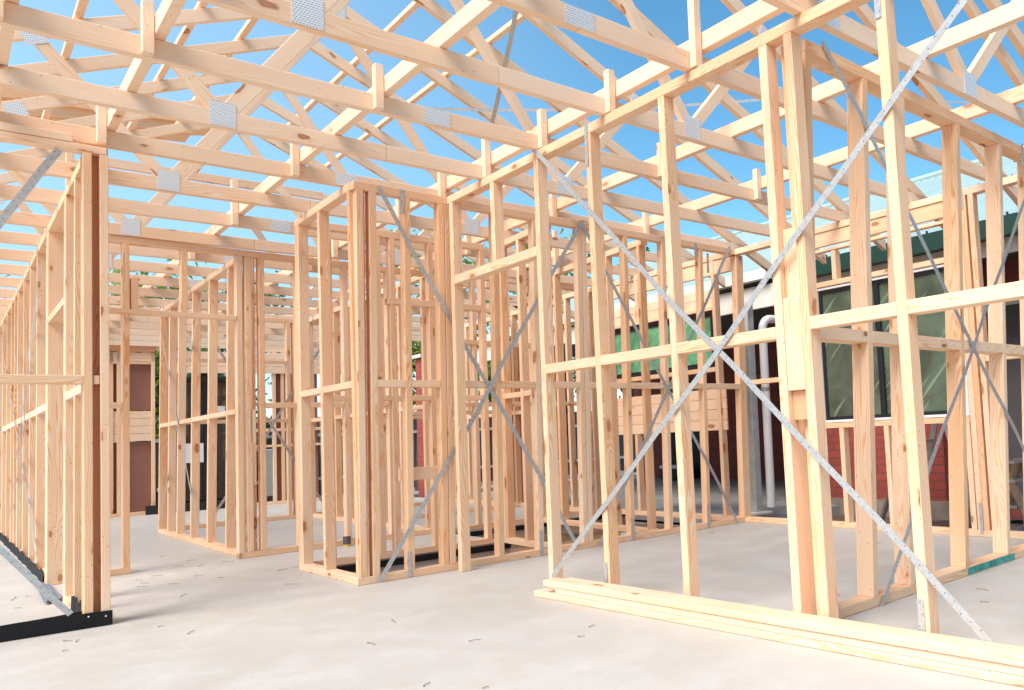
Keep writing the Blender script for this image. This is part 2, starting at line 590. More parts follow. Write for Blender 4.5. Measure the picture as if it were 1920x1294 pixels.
class Wall:
    """p0 -> p1 floor line of the camera-facing face, left to right; t0/t1 shift of the top (z=2.65)"""

    def __init__(s, label, p0, p1, t0=(0, 0), t1=(0, 0), d=.066, th=.046, side=1, mat=None, group=None):
        s.p0, s.p1 = Vector((*p0, 0)), Vector((*p1, 0))
        s.q0, s.q1 = s.p0 + Vector((*t0, 2.65)), s.p1 + Vector((*t1, 2.65))
        s.L = (s.p1 - s.p0).length
        al = (s.p1 - s.p0).normalized()
        s.al = al
        s.n = Vector((-al.y, al.x, 0)) * side     # away from camera
        s.d, s.th = d, th
        s.mat = mat or PINE
        s.root = thing('wall_frame', s.p0, label, 'wall frame', 'timber wall frames')
        s.pl = 1

    def pt(s, a, z, off=0):
        f = a / s.L
        g = z / 2.65
        b = s.p0.lerp(s.p1, f)
        t = s.q0.lerp(s.q1, f)
        return b.lerp(t, g) + s.n * off

    def hit(s, x, y):
        a, z = s.L / 2, 1.3
        for _ in range(25):
            P = proj(s.pt(a, z))
            e = (x - P[0], y - P[1])
            h = 1e-3
            A = proj(s.pt(a + h, z))
            B = proj(s.pt(a, z + h))
            j = ((A[0] - P[0]) / h, (B[0] - P[0]) / h, (A[1] - P[1]) / h, (B[1] - P[1]) / h)
            det = j[0] * j[3] - j[1] * j[2]
            da = (e[0] * j[3] - e[1] * j[1]) / det
            dz = (j[0] * e[1] - j[2] * e[0]) / det
            a += max(-1, min(1, da))
            z += max(-1, min(1, dz))
        return a, z

    def piece(s, name, a0, a1, z0, z1, axis='v', off=0, d=None, mat=None, ch=.0025, parent=None):
        d = s.d if d is None else d
        b = MB()
        P = []
        if axis == 'v':
            for z in (z0, z1):
                for a in (a0, a1):
                    for o in (off, off + d):
                        P.append(s.pt(a, z, o))
        else:
            for a in (a0, a1):
                for z in (z0, z1):
                    for o in (off, off + d):
                        P.append(s.pt(a, z, o))
        b.hexa(P, ch=ch)
        return b.build(name, mat or s.mat, s.root)

    def stud(s, a, z0=ZP, z1=ZU, th=None, **k):
        th = s.th if th is None else th
        if 'mat' not in k and s.mat is PINE and random.random() < .16:
            k['mat'] = PINE3
        return s.piece(k.pop('name', 'stud'), a, a + th, z0, z1, 'v', **k)

    def studp(s, x, y, right=False, **k):
        a = s.hit(x, y)[0]
        th = k.get('th', s.th)
        if right: a -= th
        return s.stud(a, **k)

    def rail(s, name, a0, a1, z0, z1, **k):
        if name == 'rail':
            k.setdefault('off', -.004)
            k.setdefault('d', s.d + .008)
        return s.piece(name, a0, a1, z0, z1, 'h', **k)

    def plates(s, a0=0, a1=None, bottom=True, top=True):
        a1 = s.L if a1 is None else a1
        if bottom:
            s.rail('bottom_plate', a0, a1, 0.001, ZP)
        if top:
            s.rail('top_plate', a0, a1, ZU, ZT)

    def nog(s, studs, zz=(1.295, 1.35), **k):
        """noggings between consecutive stud positions (left edges)"""
        for a, b in zip(studs[:-1], studs[1:]):
            if b - a - s.th > .05:
                s.rail('nogging', a + s.th + .001, b - .001, *zz, **k)

    def strap(s, x0, y0, x1, y1, w=.04, off=-.004, sag=0):
        a0, z0 = s.hit(x0, y0)
        a1, z1 = s.hit(x1, y1)
        return s.strapw(a0, z0, a1, z1, w, off)

    def strapw(s, a0, z0, a1, z1, w=.04, off=-.004):
        b = MB()
        L = math.hypot(a1 - a0, z1 - z0)
        dx, dz = (a1 - a0) / L, (z1 - z0) / L
        px, pz = -dz, dx
        n = 14
        t = .0016
        ph = random.random() * 6
        for i in range(n):
            f0, f1 = i / n, (i + 1) / n

            def q(f, sd, o):
                bow = (.006 * math.sin(f * 9 + ph) + .004 * math.sin(f * 23 + ph)) * min(1, L / 2) ** 2
                return s.pt(a0 + dx * L * f + px * w / 2 * sd + px * bow, z0 + dz * L * f + pz * w / 2 * sd + pz * bow, off + o - .003 * (1 + math.sin(f * 17 + ph)) * min(1, L))
            b.quad([q(f0, -1, -t), q(f1, -1, -t), q(f1, 1, -t), q(f0, 1, -t)],
                   [(L * f0, -w / 2), (L * f1, -w / 2), (L * f1, w / 2), (L * f0, w / 2)])
            b.quad([q(f0, 1, 0), q(f1, 1, 0), q(f1, -1, 0), q(f0, -1, 0)],
                   [(L * f0, w / 2), (L * f1, w / 2), (L * f1, -w / 2), (L * f0, -w / 2)])
            for sd in (-1, 1):
                b.quad([q(f0, sd, -t), q(f0, sd, 0), q(f1, sd, 0), q(f1, sd, -t)])
        return b.build('brace_strap', GALV, s.root)

    def clip(s, x, y0, y1, w=.028):
        a, z0 = s.hit(x, y0)
        a, z1 = s.hit(x, y1)
        return s.strapw(a, max(z0, .005), a, z1, w, -.003)


# ================================================================== WALLS
# --- D: big wall crossing the middle right, from the far corner towards the camera
D = Wall('tall pine wall frame running towards the camera behind the plank pile, crossed by two long steel straps',
         (2.645, 5.50), (2.735, .95), (0, 0), (-.065, 0), d=.070, th=.048)
sj1 = D.hit(841, 380)[0] + .004
sjack = D.hit(918, 345)[0]
sjamb = D.hit(999, 300)[0]
s2 = D.hit(1097, 260)[0]
s3 = D.hit(1231.7, 172)[0]
s4 = D.hit(1420, 75)[0]
s5 = D.hit(1474.6, 185)[0]
s6 = D.hit(1646, 100)[0]
D.plates(0, D.L, bottom=False)
D.rail('bottom_plate', sjamb, D.L, .001, ZP)
D.stud(sj1, z0=.001)
for a in (sjamb, s2, s3, s4, s5, s6, s6 + .62):
    D.stud(a)
zh0, zh1 = 2.03, 2.09
D.rail('door_head', sj1 + .05, sjamb - .001, zh0, zh1)
D.stud(sjack, z0=zh1)
D.piece('packing_block', sj1 + .004, sj1 + .05, 2.09, 2.44, off=-.0, d=.05)
D.nog([sjamb, s2, s3, s4])
D.nog([s5, s6, s6 + .62], (1.315, 1.37))
a0, zA = D.hit(1462, 545)
a1, zB = D.hit(1502, 693)
D.piece('packing_block', s4 + .05, s5 - .002, 1.06, 1.47, off=.002, d=.04)
D.piece('packing_block', s4 + .05, s5 - .002, .93, 1.058, off=.03, d=.038, mat=ORANGE)
D.piece('packing_block', s4 + .05, s5 - .002, 1.472, 1.78, off=.03, d=.038)
D.stud(s5 - .075, z0=.001, off=.072, d=.06)
D.strap(1000, 280, 1862, 1206, w=.031)
D.strap(1812, 0, 1040, 1082, w=.031, off=-.009)
D.strapw(s2 + .015, 2.44, s2 + .015, 2.68, .028, -.003)
D.strapw(s2 + .015, .005, s2 + .015, .20, .028, -.003)
D.strapw(s6 + .016, .005, s6 + .016, .22, .028, -.003)
D.strapw(s6 + .016, 2.50, s6 + .016, 2.68, .028, -.003)

# --- F: wall leaving D to the right
F = Wall('pine wall frame at the right with teal spray paint on its bottom plate',
         (2.87, 2.40), (5.60, 2.50), (0, -.11), (0, -.14), d=.098, th=.046)
f1 = F.hit(1638.4, 1128)[0]
f2 = F.hit(1625, 160)[0] + .03
f2 = F.hit(1707.5, 1085)[0]
f3 = F.hit(1811, 1064)[0]
f4 = F.hit(1889, 1030)[0]
F.plates(-.02, F.L)
fs = [f1, f2, f3, f4, f4 + .47, f4 + .94]
for a in fs:
    F.stud(a)
F.stud(-.02)
F.nog([-.02] + fs, (1.30, 1.36))
F.strap(1541, 78, 1920, 850, w=.031)
F.strap(1648, 1141, 1924, 362, w=.031, off=-.009)
aT0, _ = F.hit(1822, 1062)
aT1, _ = F.hit(1908, 1036)
F.rail('sprayed_paint_patch', f3 + .02, f4 + .1, .006, .044, off=-.0015, d=.0015, mat=TEAL, ch=0)
F.clip(1916, 270, 310)

# --- C: closet box in the middle: return (C1) and long front (C2)
C1 = Wall('short closet return frame ending in a double post, beside the wide front frame',
          (1.985, 6.72), (2.0, 5.55), (.0, 0), (-.02, -.0), d=.070, th=.046)
C1.plates(0, C1.L)
c = [0.0, .048, C1.hit(604, 700)[0] - .046, C1.L - .048]
C1.stud(0)
C1.stud(.050)
C1.stud(c[2])
C1.stud(c[3])
C1.nog([.05, c[2], c[3]], (1.30, 1.345))

C2 = Wall('long pine wall frame across the middle of the slab with crossed steel straps, in front of the flooded trench',
          (1.99, 5.55), (5.68, 5.62), (0, -.06), (0, -.06), d=.072, th=.046)
C2.plates(.0, C2.L)
cc = [.03, C2.hit(700, 1050)[0]]
C2.stud(cc[1], d=.02)
C2.stud(cc[1], off=.0205, d=.052, mat=ORANGE)
xs = [(766, 1050), (831, 1035), (936, 1040), (1011, 1015), (1104, 1005), (1183, 990), (1255, 975), (1326, 960), (1402, 960)]
cs_ = []
for x, y in xs:
    a = C2.hit(x, y)[0]
    cs_.append(a)
    C2.stud(a)
C2.stud(.016, name='corner_post')
C2.piece('corner_post', .064, .082, ZP, ZU, off=.03, d=.04, mat=ORANGE)
C2.stud(cs_[1] + .05)
C2.stud(cs_[4] - .05, d=.06, mat=PINE2)
C2.stud(cs_[8] - .05)
C2.nog([.016, cc[1], cs_[0], cs_[1]], (1.30, 1.35))
C2.nog([cs_[1] + .05, cs_[2], cs_[3], cs_[4] - .05], (1.30, 1.35))
C2.nog(cs_[4:8] + [cs_[8] - .05], (1.30, 1.35))
C2.rail('low_board', cs_[0] - .02, cs_[1] + .02, .655, .745, off=.075, d=.03)
C2.strap(707, 353, 1083, 1022, w=.031)
C2.strap(711, 1094, 1090, 415, w=.031, off=-.009)
C2.strap(1087, 418, 1385, 982, w=.031)
C2.strap(1368, 463, 1122, 1022, w=.031, off=-.009)
for x, ya, yb in ((768, 1090, 1035), (753, 401, 355), (1014, 1045, 995), (1186, 1018, 973), (1327, 990, 947), (1303, 482, 455), (1326, 512, 475)):
    C2.clip(x, ya, yb)

# back and side frames round the trench
G1 = Wall('low-lying closet back frame along the near edge of the inner slab strip, behind the crossed-strap frame',
          (2.07, 6.66), (3.55, 6.66), d=.07, th=.046)
G1.plates()
for a in (.12, .50, .62, .95, 1.43):
    G1.stud(a)
G1.nog([.12, .50, .62, .95, 1.43], (1.27, 1.315))
G1.rail('rail', .6, 1.43, 2.07, 2.12)
G2 = Wall('short frame with knotty orange studs standing over the trench, right of the inner slab strip',
          (3.62, 6.60), (3.57, 5.70), d=.07, th=.046)
G2.plates()
for a, mt in ((0.0, PINE), (.05, PINE3), (.40, PINE), (.84, PINE)):
    G2.stud(a, mat=mt)
G2.nog([.05, .40, .84], (1.27, 1.315))
G3 = Wall('pine frame with stacked packing blocks seen behind the second strap cross',
          (3.72, 7.87), (5.55, 7.95), d=.07, th=.046)
G3.plates()
for a in (0, .32, .62, .68, 1.05, 1.42, 1.78):
    G3.stud(a)
G3.nog([0, .32, .62, 1.05, 1.42, 1.78], (1.27, 1.315))
G3.rail('rail', 0.05, 1.04, 1.92, 1.97)
G4 = Wall('inner partition frame near the right corner of the long front frame, beyond the trench',
          (4.72, 7.85), (4.60, 5.72), d=.07, th=.046)
G4.plates()
for a in (.02, .5, 1.0, 1.5, 2.05):
    G4.stud(a)

# --- B: middle-left partition
B = Wall('receding pine partition in the left middle, its studs set close with a pale nogging',
         (1.925, 11.75), (1.90, 7.96), (.03, 0), (.04, 0), d=.075, th=.046)
B.plates(0, B.L)
bs = [0]
B.stud(0, mat=PINE3)
for x in (317, 334, 360, 391, 426):
    a = B.hit(x, 1000)[0] - .046
    a = B.hit(x, 760)[0] - .046
    bs.append(a)
    B.stud(a)
B.stud(B.L - .047)
bs.append(B.L - .047)
B.nog(bs, (1.25, 1.295))
B.strapw(.1, .1, 2.2, 2.5, .03)
B.strapw(.1, 2.4, 2.2, .1, .03)
B.clip(424, 545, 512)

BX = Wall('pine frame with a wide doorway and a header rail, between the black-wrapped post and the closet',
          (.70, 7.90), (3.60, 8.02), (0, 0), (0, 0), d=.072, th=.046)
BX.plates(0, BX.L, bottom=False)
j1 = BX.hit(227, 700)[0] + .01
BX.rail('bottom_plate', 0, j1 + .05, .001, ZP)
j2 = BX.hit(446, 800)[0]
BX.rail('bottom_plate', j2, BX.L, .001, ZP)
BX.stud(j1)
BX.stud(j2, z0=.001)
for x in (463, 488):
    a = BX.hit(x, 800)[0]
    BX.stud(a, mat=PINE)
a3 = BX.hit(470, 800)[0]
BX.stud(a3 + .022, th=.03, off=.03, d=.04, mat=PINE3)
BX.piece('packing_block', a3, a3 + .045, .62, 1.26, off=.004, d=.028, mat=PINE3)
BX.piece('packing_block', a3, a3 + .045, .98, 1.28, off=.0, d=.03)
BX.rail('header', .0, j2 - .002, 2.055, 2.095, off=-.004, d=.08)
BX.stud(BX.hit(340, 530)[0], z0=2.096)
BX.stud(BX.hit(238, 560)[0] + .03, z0=2.096, z1=2.35)
BX.rail('nogging', .0, j1 - .002, 1.30, 1.345)
a = j2 + .48
pr = a3 + .06
for k in range(4):
    if a < BX.L - .05:
        BX.stud(a)
        BX.rail('nogging', pr + .05, a - .002, 1.29, 1.335)
        pr = a
    a += .42

# --- A: left wall going away and its window front
A = Wall('long receding pine wall at the left edge, its foot wrapped in black membrane',
         (.585, 15.6), (.605, 5.70), (0, 0), (0, 0), d=.098, th=.046)
A.plates(0, A.L, bottom=False)
A.rail('bottom_plate', 0, A.hit(88, 900)[0], .001, ZP)
A.rail('bottom_plate', A.hit(121, 900)[0], A.L, .001, ZP)
as_ = []
for x in (3, 11, 19, 25, 31, 42, 54, 67):
    a = A.hit(x, 900)[0] - .02
    as_.append(a)
    A.stud(a)
for a in (0.02, .7, 1.4):
    A.stud(a)
a88 = A.hit(87, 900)[0]
for k in (0, .05, .1):
    A.stud(a88 - .1 + k, z0=.001)
a90 = A.hit(120, 900)[0]
A.stud(a90 - .05, z0=.001)
A.stud(a90 + .0, z0=.001)
a138 = A.hit(138, 900)[0]
A.stud(a138 - .02)
A.stud(A.L - .06)
A.rail('door_head', a88 + .0, a90 - .052, 1.93, 1.98)
A.nog(as_ + [a88 - .1], (1.29, 1.345), mat=PINE2)
A.nog([a90, a138 - .02, A.L - .06], (1.29, 1.345), mat=PINE2)
A.strapw(A.hit(10, 640)[0], 2.1, A.hit(75, 1000)[0], .12, .03, -.01)
A.strapw(A.hit(75, 560)[0], 2.3, A.hit(22, 900)[0], .30, .03, -.015)
A.strapw(A.hit(33, 690)[0], 2.0, A.hit(75, 900)[0], .20, .03, -.02)
A.strapw(A.hit(82, 480)[0], 2.45, A.hit(40, 800)[0], .6, .03, -.02)


def ribbon(name, pts, thick, mat, parent):
    """pts: list of (bottom xyz, top xyz); thick offset in y/x"""
    b = MB()
    for (b0, t0), (b1, t1) in zip(pts[:-1], pts[1:]):
        b.hexa([b0, Vector(b0) + thick, t0, Vector(t0) + thick, b1, Vector(b1) + thick, t1, Vector(t1) + thick], ch=0)
    return b.build(name, mat, parent)


def wrap(a0, a1, n, hi=.085):
    pts = []
    for i in range(n + 1):
        a = a0 + (a1 - a0) * i / n
        w = .004 * math.sin(i * 2.1) + .003 * math.sin(i * 5.3)
        pts.append((A.pt(a, .003, -.012 + w), A.pt(a, hi + .012 * math.sin(i * 1.7) + .008 * math.sin(i * 4.1), -.008 - w)))
    return pts


ribbon('damp_proof_membrane', wrap(0, a88 - .12, 46), Vector((.004, 0, 0)), MEMB, A.root)
ribbon('damp_proof_membrane', wrap(a138 - .02, A.L - .01, 12, .10), Vector((.004, 0, 0)), MEMB, A.root)

AX = Wall('window-side frame at the left edge: paired posts with dark heartwood between, on a black-wrapped plate',
          (-1.60, 5.60), (.705, 5.60), (0, 0), (-.01, 0), d=.075, th=.040)
AX.rail('top_plate', 0, AX.L - .01, 2.612, 2.652)
AX.rail('top_plate', 0, AX.L - .16, 2.655, 2.70)
AX.rail('bottom_plate', 0, AX.L, .002, .045)
p170 = AX.hit(156.5, 700)[0]
AX.stud(p170, z1=2.61, z0=.046)
AX.stud(AX.L - .043, z1=2.61, z0=.046)
AX.stud(.9, z1=2.61, z0=.046)
AX.piece('heartwood_stud', p170 + .0, AX.L - .006, .046, 2.61, off=.076, d=.04, mat=ORANGE)
AX.rail('nogging', .94, p170 - .001, 1.318, 1.365)
AX.rail('nogging', p170 + .045, AX.L - .046, 1.318, 1.365, off=.01)
AX.strapw(AX.hit(110, 287)[0], 2.60, AX.hit(0, 432)[0] - .35, 1.5, .038)
sa0, sz0 = AX.hit(134, 1150)
sa1, sz1 = AX.hit(0, 1029)
AX.strapw(sa0, sz0, sa0 + (sa1 - sa0) * 4.2, sz0 + (sz1 - sz0) * 4.2, .030)
pts = []
for i in range(13):
    a = AX.L * i / 12 + (.004 if i == 12 else 0)
    pts.append((AX.pt(a, .002, -.006), AX.pt(a, .088 + .004 * math.sin(i * 2.0) - (.004 if i > 8 else 0), -.010)))
ribbon('damp_proof_membrane', pts, Vector((0, .004, 0)), MEMB, AX.root)
ribbon('damp_proof_membrane', [(AX.pt(a, .003, .079), AX.pt(a, .080 + .012 * math.sin(a * 9), .082)) for a in [AX.L * i / 10 for i in range(11)]], Vector((0, .003, 0)), MEMB, AX.root)
# screws in the membrane
b = MB()
for x, y in ((165.5, 1156), (198, 1154.5)):
    a, z = AX.hit(x, y)
    q = AX.pt(a, z, -.013)
    b.tube([q, q + Vector((0, .004, 0))], .004, 8)
b.build('screw', WHITE, AX.root)

# --- E: outer wall with the two windows
E = Wall('outer wall frame at the right holding both windows, with a deep lintel board',
         (5.61, 8.60), (5.75, 2.20), (-.01, 0), (-.05, 0), d=.075, th=.046)
E.plates()


def EA(x, y):
    return E.hit(x, y)


wl, wr = EA(1533, 700)[0], EA(1808, 650)[0]
for a in (wl - .05, wr + .004, wr + .052, wr + .115):
    E.stud(a)
E.stud(E.L - .05)
E.rail('window_sill_plate', wl, wr, .875, .92)
E.rail('window_head_plate', wl, wr, 2.135, 2.18)
E.stud(EA(1576, 850)[0], z1=.874)
E.stud(wr - .05, z1=.874)
E.stud(EA(1660, 850)[0], z1=.874)
E.stud(EA(1557, 470)[0], z0=2.181, z1=2.44)
E.rail('lintel_board', wl, wr + .05, 2.50, 2.622, off=.01, d=.04)
E.rail('lintel_board', wl, wr + .05, 2.45, 2.475, off=.01, d=.06)
E.rail('nogging', EA(1398, 700)[0] + .05, wl - .052, 1.33, 1.375)
E.rail('nogging', wr + .165, E.L - .05, 1.33, 1.375)
E.clip(1800, 392, 342)
E.clip(1838, 1000, 943)
# far window (2)
w2l, w2r = EA(1142, 660)[0], EA(1338, 640)[0]
for a in (w2l - .05, w2r + .002):
    E.stud(a)
E.stud(EA(1193, 880)[0], z1=.9, mat=PINE)
E.stud(EA(1186, 480)[0], z0=2.13)
E.rail('window_head_plate', w2l, w2r, 2.125, 2.16)
E.rail('window_sill_plate', w2l, w2r, 1.50, 1.545)
E.rail('lintel_board', w2l - .05, w2r + .3, 2.48, 2.622, off=.01, d=.04)
for k in range(2):
    E.rail('lining_board', w2l - .2, w2r + .02, 2.165 + k * .095, 2.257 + k * .095, off=.045, d=.02, mat=PINE2)
for k in range(4):
    E.rail('lining_board', w2l - .2, w2r + .1, .905 + k * .106, 1.008 + k * .106, off=.03, d=.02, mat=PINE2)
for a in (.05, .55):
    E.stud(a)


def window(wall, a0, a1, z0, z1, label, outer, fr, glass, mull, off=.01):
    c = wall.pt(a0, z0)
    t = thing('window', c, label, 'window', 'windows set in the outer frame')

    def rect(name, p0, p1, q0, q1, o, d, mat, par=t):
        b = MB()
        P = []
        for a in (p0, p1):
            for z in (q0, q1):
                for oo in (o, o + d):
                    P.append(wall.pt(a, z, oo))
        b.hexa(P, ch=.002)
        for i, uvs in enumerate(b.uv):
            pass
        return b.build(name, mat, par)
    w = .035
    fo = rect('frame', a0, a1, z0, z0 + w * .6, off, .07, outer)
    rect('frame', a0, a1, z1 - w * .6, z1, off, .07, outer)
    rect('frame', a0, a0 + w, z0 + w * .6, z1 - w * .6, off, .07, outer)
    rect('frame', a1 - w, a1, z0 + w * .6, z1 - w * .6, off, .07, outer)
    i0, i1, k0, k1 = a0 + w, a1 - w, z0 + w * .6, z1 - w * .6
    w2 = .03
    rect('sash', i0, i1, k0, k0 + w2, off + .02, .03, fr)
    rect('sash', i0, i1, k1 - w2, k1, off + .02, .03, fr)
    rect('sash', i0, i0 + w2, k0 + w2, k1 - w2, off + .02, .03, fr)
    rect('sash', i1 - w2, i1, k0 + w2, k1 - w2, off + .02, .03, fr)
    for mm in mull:
        rect('mullion', mm, mm + .05, k0 + w2, k1 - w2, off + .01, .045, fr)
    b = MB()
    o = off + .035
    b.quad([wall.pt(i0, k0, o), wall.pt(i1, k0, o), wall.pt(i1, k1, o), wall.pt(i0, k1, o)],
           [(0, 0), (i1 - i0, 0), (i1 - i0, k1 - k0), (0, k1 - k0)])
    b.quad([wall.pt(i0, k1, o + .006), wall.pt(i1, k1, o + .006), wall.pt(i1, k0, o + .006), wall.pt(i0, k0, o + .006)],
           [(0, k1 - k0), (i1 - i0, k1 - k0), (i1 - i0, 0), (0, 0)])
    b.build('glass', glass, t)
    return t


window(E, wl + .004, wr - .004, .925, 2.13, 'large pale-framed window with a dark mullion and streaky green film', WHITE, BLACK, FILM1,
       [EA(1640, 640)[0]], off=.012)
window(E, w2l + .004, w2r - .004, 1.55, 2.12, 'small black-framed window covered in bright green film', BLACK, BLACK, FILM2, [], off=.012)

# --- far frames towards the rear
H1 = Wall('rear partition frame seen beyond the receding middle-left partition',
          (1.99, 11.82), (5.50, 11.95), d=.075, th=.046)
H1.plates()
hs = [.03, .5, .95, 1.40, 1.48, 1.95, 2.4, 2.9, 3.42]
for a in hs:
    H1.stud(a)
H1.nog(hs, (1.29, 1.335))
H1.rail('rail', .1, 1.4, 2.07, 2.11)
H1.strapw(.5, .08, 1.9, 2.4, .03)
H1.strapw(1.9, .08, .5, 2.4, .03)
H2 = Wall('rearmost frame with brown sheeting panels left of the dark glass door',
          (.65, 15.9), (2.75, 15.75), d=.075, th=.05)
H2.plates()
x0 = H2.hit(205, 800)[0]
x1 = H2.hit(284, 800)[0]
hs = [.03, .6, x0, H2.hit(219, 800)[0], x1]
for a in hs:
    H2.stud(a)
H2.rail('nogging', x0, x1, 2.40, 2.44)
H2.rail('deep_header', .1, x1 + .05, 2.95 - .35, 3.1 - .35 - .0, off=-.03, d=.03, mat=ORANGE)
for k in range(4):
    H2.rail('lining_board', .1, x1 + .05, 2.42 + .0 - .0 + k * 0 if False else 2.445 + k * .045, 2.487 + k * .045, off=.0, d=.03)
H2.rail('sheeting_panel', .1, x1, .05, 1.16, off=.07, d=.01, mat=BROWNSHEET)
H2.rail('sheeting_panel', .1, x1, 1.66, 2.40, off=.07, d=.01, mat=BROWNSHEET)
for k in range(4):
    H2.rail('lining_board', .1, x1, 1.17 + k * .12, 1.285 + k * .12, off=.02, d=.03, mat=PINE2)
H3 = Wall('rearmost frame with brown sheeting panels right of the dark glass door',
          (3.75, 15.55), (6.30, 15.35), d=.075, th=.05)
H3.plates()
xx = [H3.hit(x, 800)[0] for x in (512, 528, 551)]
for a in (.02, xx[0], xx[1], xx[2], xx[2] + .45, xx[2] + .9):
    H3.stud(a)
H3.nog([.02, xx[0], xx[1], xx[2], xx[2] + .45, xx[2] + .9], (1.25, 1.30))
H3.rail('nogging', .02, xx[2] + .5, .98, 1.02)
for k in range(3):
    H3.rail('lining_board', -.95, H3.L, 2.25 + k * .12, 2.365 + k * .12, off=-.025, d=.02, mat=PINE2)
H3.rail('sheeting_panel', xx[0], xx[2] + .4, .05, 2.44, off=.07, d=.01, mat=BROWNSHEET)
H4 = Wall('outer frame stretch with a brown sheeting panel, beyond the small green window',
          (5.70, 11.9), (5.72, 8.75), d=.075, th=.05)
H4.plates()
for a in (.05, .5, .95, 1.4, 1.85, 2.3, 2.66):
    H4.stud(a)
H4.rail('sheeting_panel', 1.4, 2.4, .05, 2.2, off=.07, d=.01, mat=BROWNSHEET)
H4.nog([.05, .5, .95, 1.4, 1.85, 2.3, 2.66], (1.25, 1.30))
window(H4, H4.hit(1034, 750)[0], H4.L - .02, .93, 2.10, 'tall narrow black-framed window with green film, beyond the small wide one', BLACK, BLACK, FILM2, [], off=.012)
H5 = Wall('cross frame in the far middle between the rear partition and the outer frame',
          (3.55, 9.9), (5.60, 9.9), d=.075, th=.046)
H5.plates()
for a in (.0, .45, .9, 1.0, 1.5, 1.98):
    H5.stud(a)
H5.nog([.0, .45, 1.0, 1.5, 1.98], (1.27, 1.315))
H6 = Wall('inner frame receding beyond the closet towards the rear partition',
          (3.62, 11.8), (3.62, 8.1), d=.075, th=.046)
H6.plates()
for a in (.0, .5, 1.0, 1.5, 2.0, 2.5, 3.0, 3.6):
    H6.stud(a)
H6.nog([0, .5, 1.0, 1.5, 2.0, 2.5, 3.0, 3.6], (1.27, 1.315))

# ================================================================== ROOF TRUSSES
TW = .045
ZC0, ZC1 = 2.682, 2.775     # bottom chord


def truss(y, n, trunc=None, webs=True):
    spl = () if webs else (2.01,)
    lab = 'pine roof truss row %s, counting back from the camera, over the timber wall frames' % n
    t = thing('roof_truss', (0, y, ZC0), lab, 'roof truss', 'pine roof trusses')

    def b(name, mk, mat=PINE2):
        m_ = MB()
        mk(m_)
        return m_.build(name, mat, t)
    if trunc == 0:
        t.name = 'ceiling_joist'
        t['category'] = 'ceiling joist'
        t['group'] = 'ceiling joists over the rear rooms'
    y1 = y + TW
    yc = y + TW / 2
    for xa, xb in ((-1.55, 2.01), (2.012, 6.05)):
        b('bottom_chord', lambda q: q.box(xa, xb, y, y1, ZC0, ZC1, axis=0))
    sl = .44
    if trunc == 0:
        return t
    ztop = lambda x: 4.42 - sl * abs(x - 2.22)
    zt = trunc if trunc else 9
    xl = 2.22 - max(0, (4.42 - zt)) / sl if trunc else 2.22
    xr = 4.44 - xl
    hw = .09 / math.cos(math.atan(sl))
    for (xa, xb) in (((-1.9, xl)), ((xr, 6.35))):
        m_ = MB()
        za, zb = ztop(xa), ztop(xb)
        P = []
        for x, z in ((xa, za), (xb, zb)):
            for dz in (-hw, 0):
                for yy in (y, y1):
                    P.append((x, yy, z + dz))
        m_.hexa(P)
        m_.build('top_chord', PINE2, t)
    if trunc:
        b('top_chord', lambda q: q.box(xl + .002, xr - .002, y, y1, zt - .09, zt, axis=0))

    def web(x0, z0, x1, z1, w=.07):
        m_ = MB()
        m_.bar((x0, yc, z0), (x1, yc, z1), TW - .003, w, up=(0, 0, 1))
        m_.build('web', PINE2, t)
    zc = ZC1 + .01
    N1, N2 = 1.12, 3.31
    if not webs:
        pass
    elif trunc:
        z = zt - .06
        web(N1 - .02, zc, max(xl, .5) - .1, min(z, ztop(max(xl, .5) - .1) - .06))
        web(N1 + .03, zc, 1.75, z)
        web(N2 - .03, zc, 2.7, z)
        web(N2 + .02, zc, min(xr, 3.95) + .1, min(z, ztop(min(xr, 3.95) + .1) - .06))
    else:
        web(N1 + .03, zc, 2.20, 4.42 - .16, .085)
        web(N2 - .03, zc, 2.25, 4.42 - .16, .07)
        web(N1 - .03, zc, .42, ztop(.42) - .07)
        web(N2 + .03, zc, 4.02, ztop(4.02) - .07)

    def plate(x, z, w=.125, h=.135, rot=0):
        m_ = MB()
        yy = y - .0022
        P = []
        for i in (-1, 1):
            for k in (-1, 1):
                dx, dz = i * w / 2, k * h / 2
                cx, sx = math.cos(rot), math.sin(rot)
                for o in (0, .002):
                    P.append((x + dx * cx - dz * sx, yy + o, z + dx * sx + dz * cx))
        m_.hexa(P, ch=0)
        m_.build('nail_plate', NPL, t)
    if webs:
        plate(N1, ZC1 - .02)
        plate(N2, ZC1 - .02)
    for x in spl:
        plate(x, (ZC0 + ZC1) / 2, .15, .085)
    if not trunc and webs:
        plate(2.22, 4.30, .14, .16)
    if not webs:
        return t
    plate(.42, ztop(.42) - .08, .12, .11, .42)
    plate(4.02, ztop(4.02) - .08, .12, .11, -.42)
    return t


ORD = ['one', 'two', 'three', 'four', 'five', 'six', 'seven', 'eight', 'nine', 'ten', 'eleven', 'twelve', 'thirteen',
       'fourteen', 'fifteen', 'sixteen', 'seventeen', 'eighteen', 'nineteen', 'twenty']
TY = [2.86, 3.57, 4.27, 4.98, 5.66, 6.42, 7.15, 7.90, 8.62, 9.34, 10.06, 10.78, 11.5, 12.2, 12.9, 13.6, 14.3, 15.0, 15.7]


def copy_tree(o, parent=None):
    c_ = o.copy()
    C.objects.link(c_)
    c_.parent = parent
    for ch in list(o.children):
        copy_tree(ch, c_)
    return c_


# nearest truss, with its own web layout on the right-hand side
t0 = thing('roof_truss', (0, 2.15, ZC0), 'pine roof truss row one, nearest the camera, over the right-hand frame', 'roof truss', 'pine roof trusses')


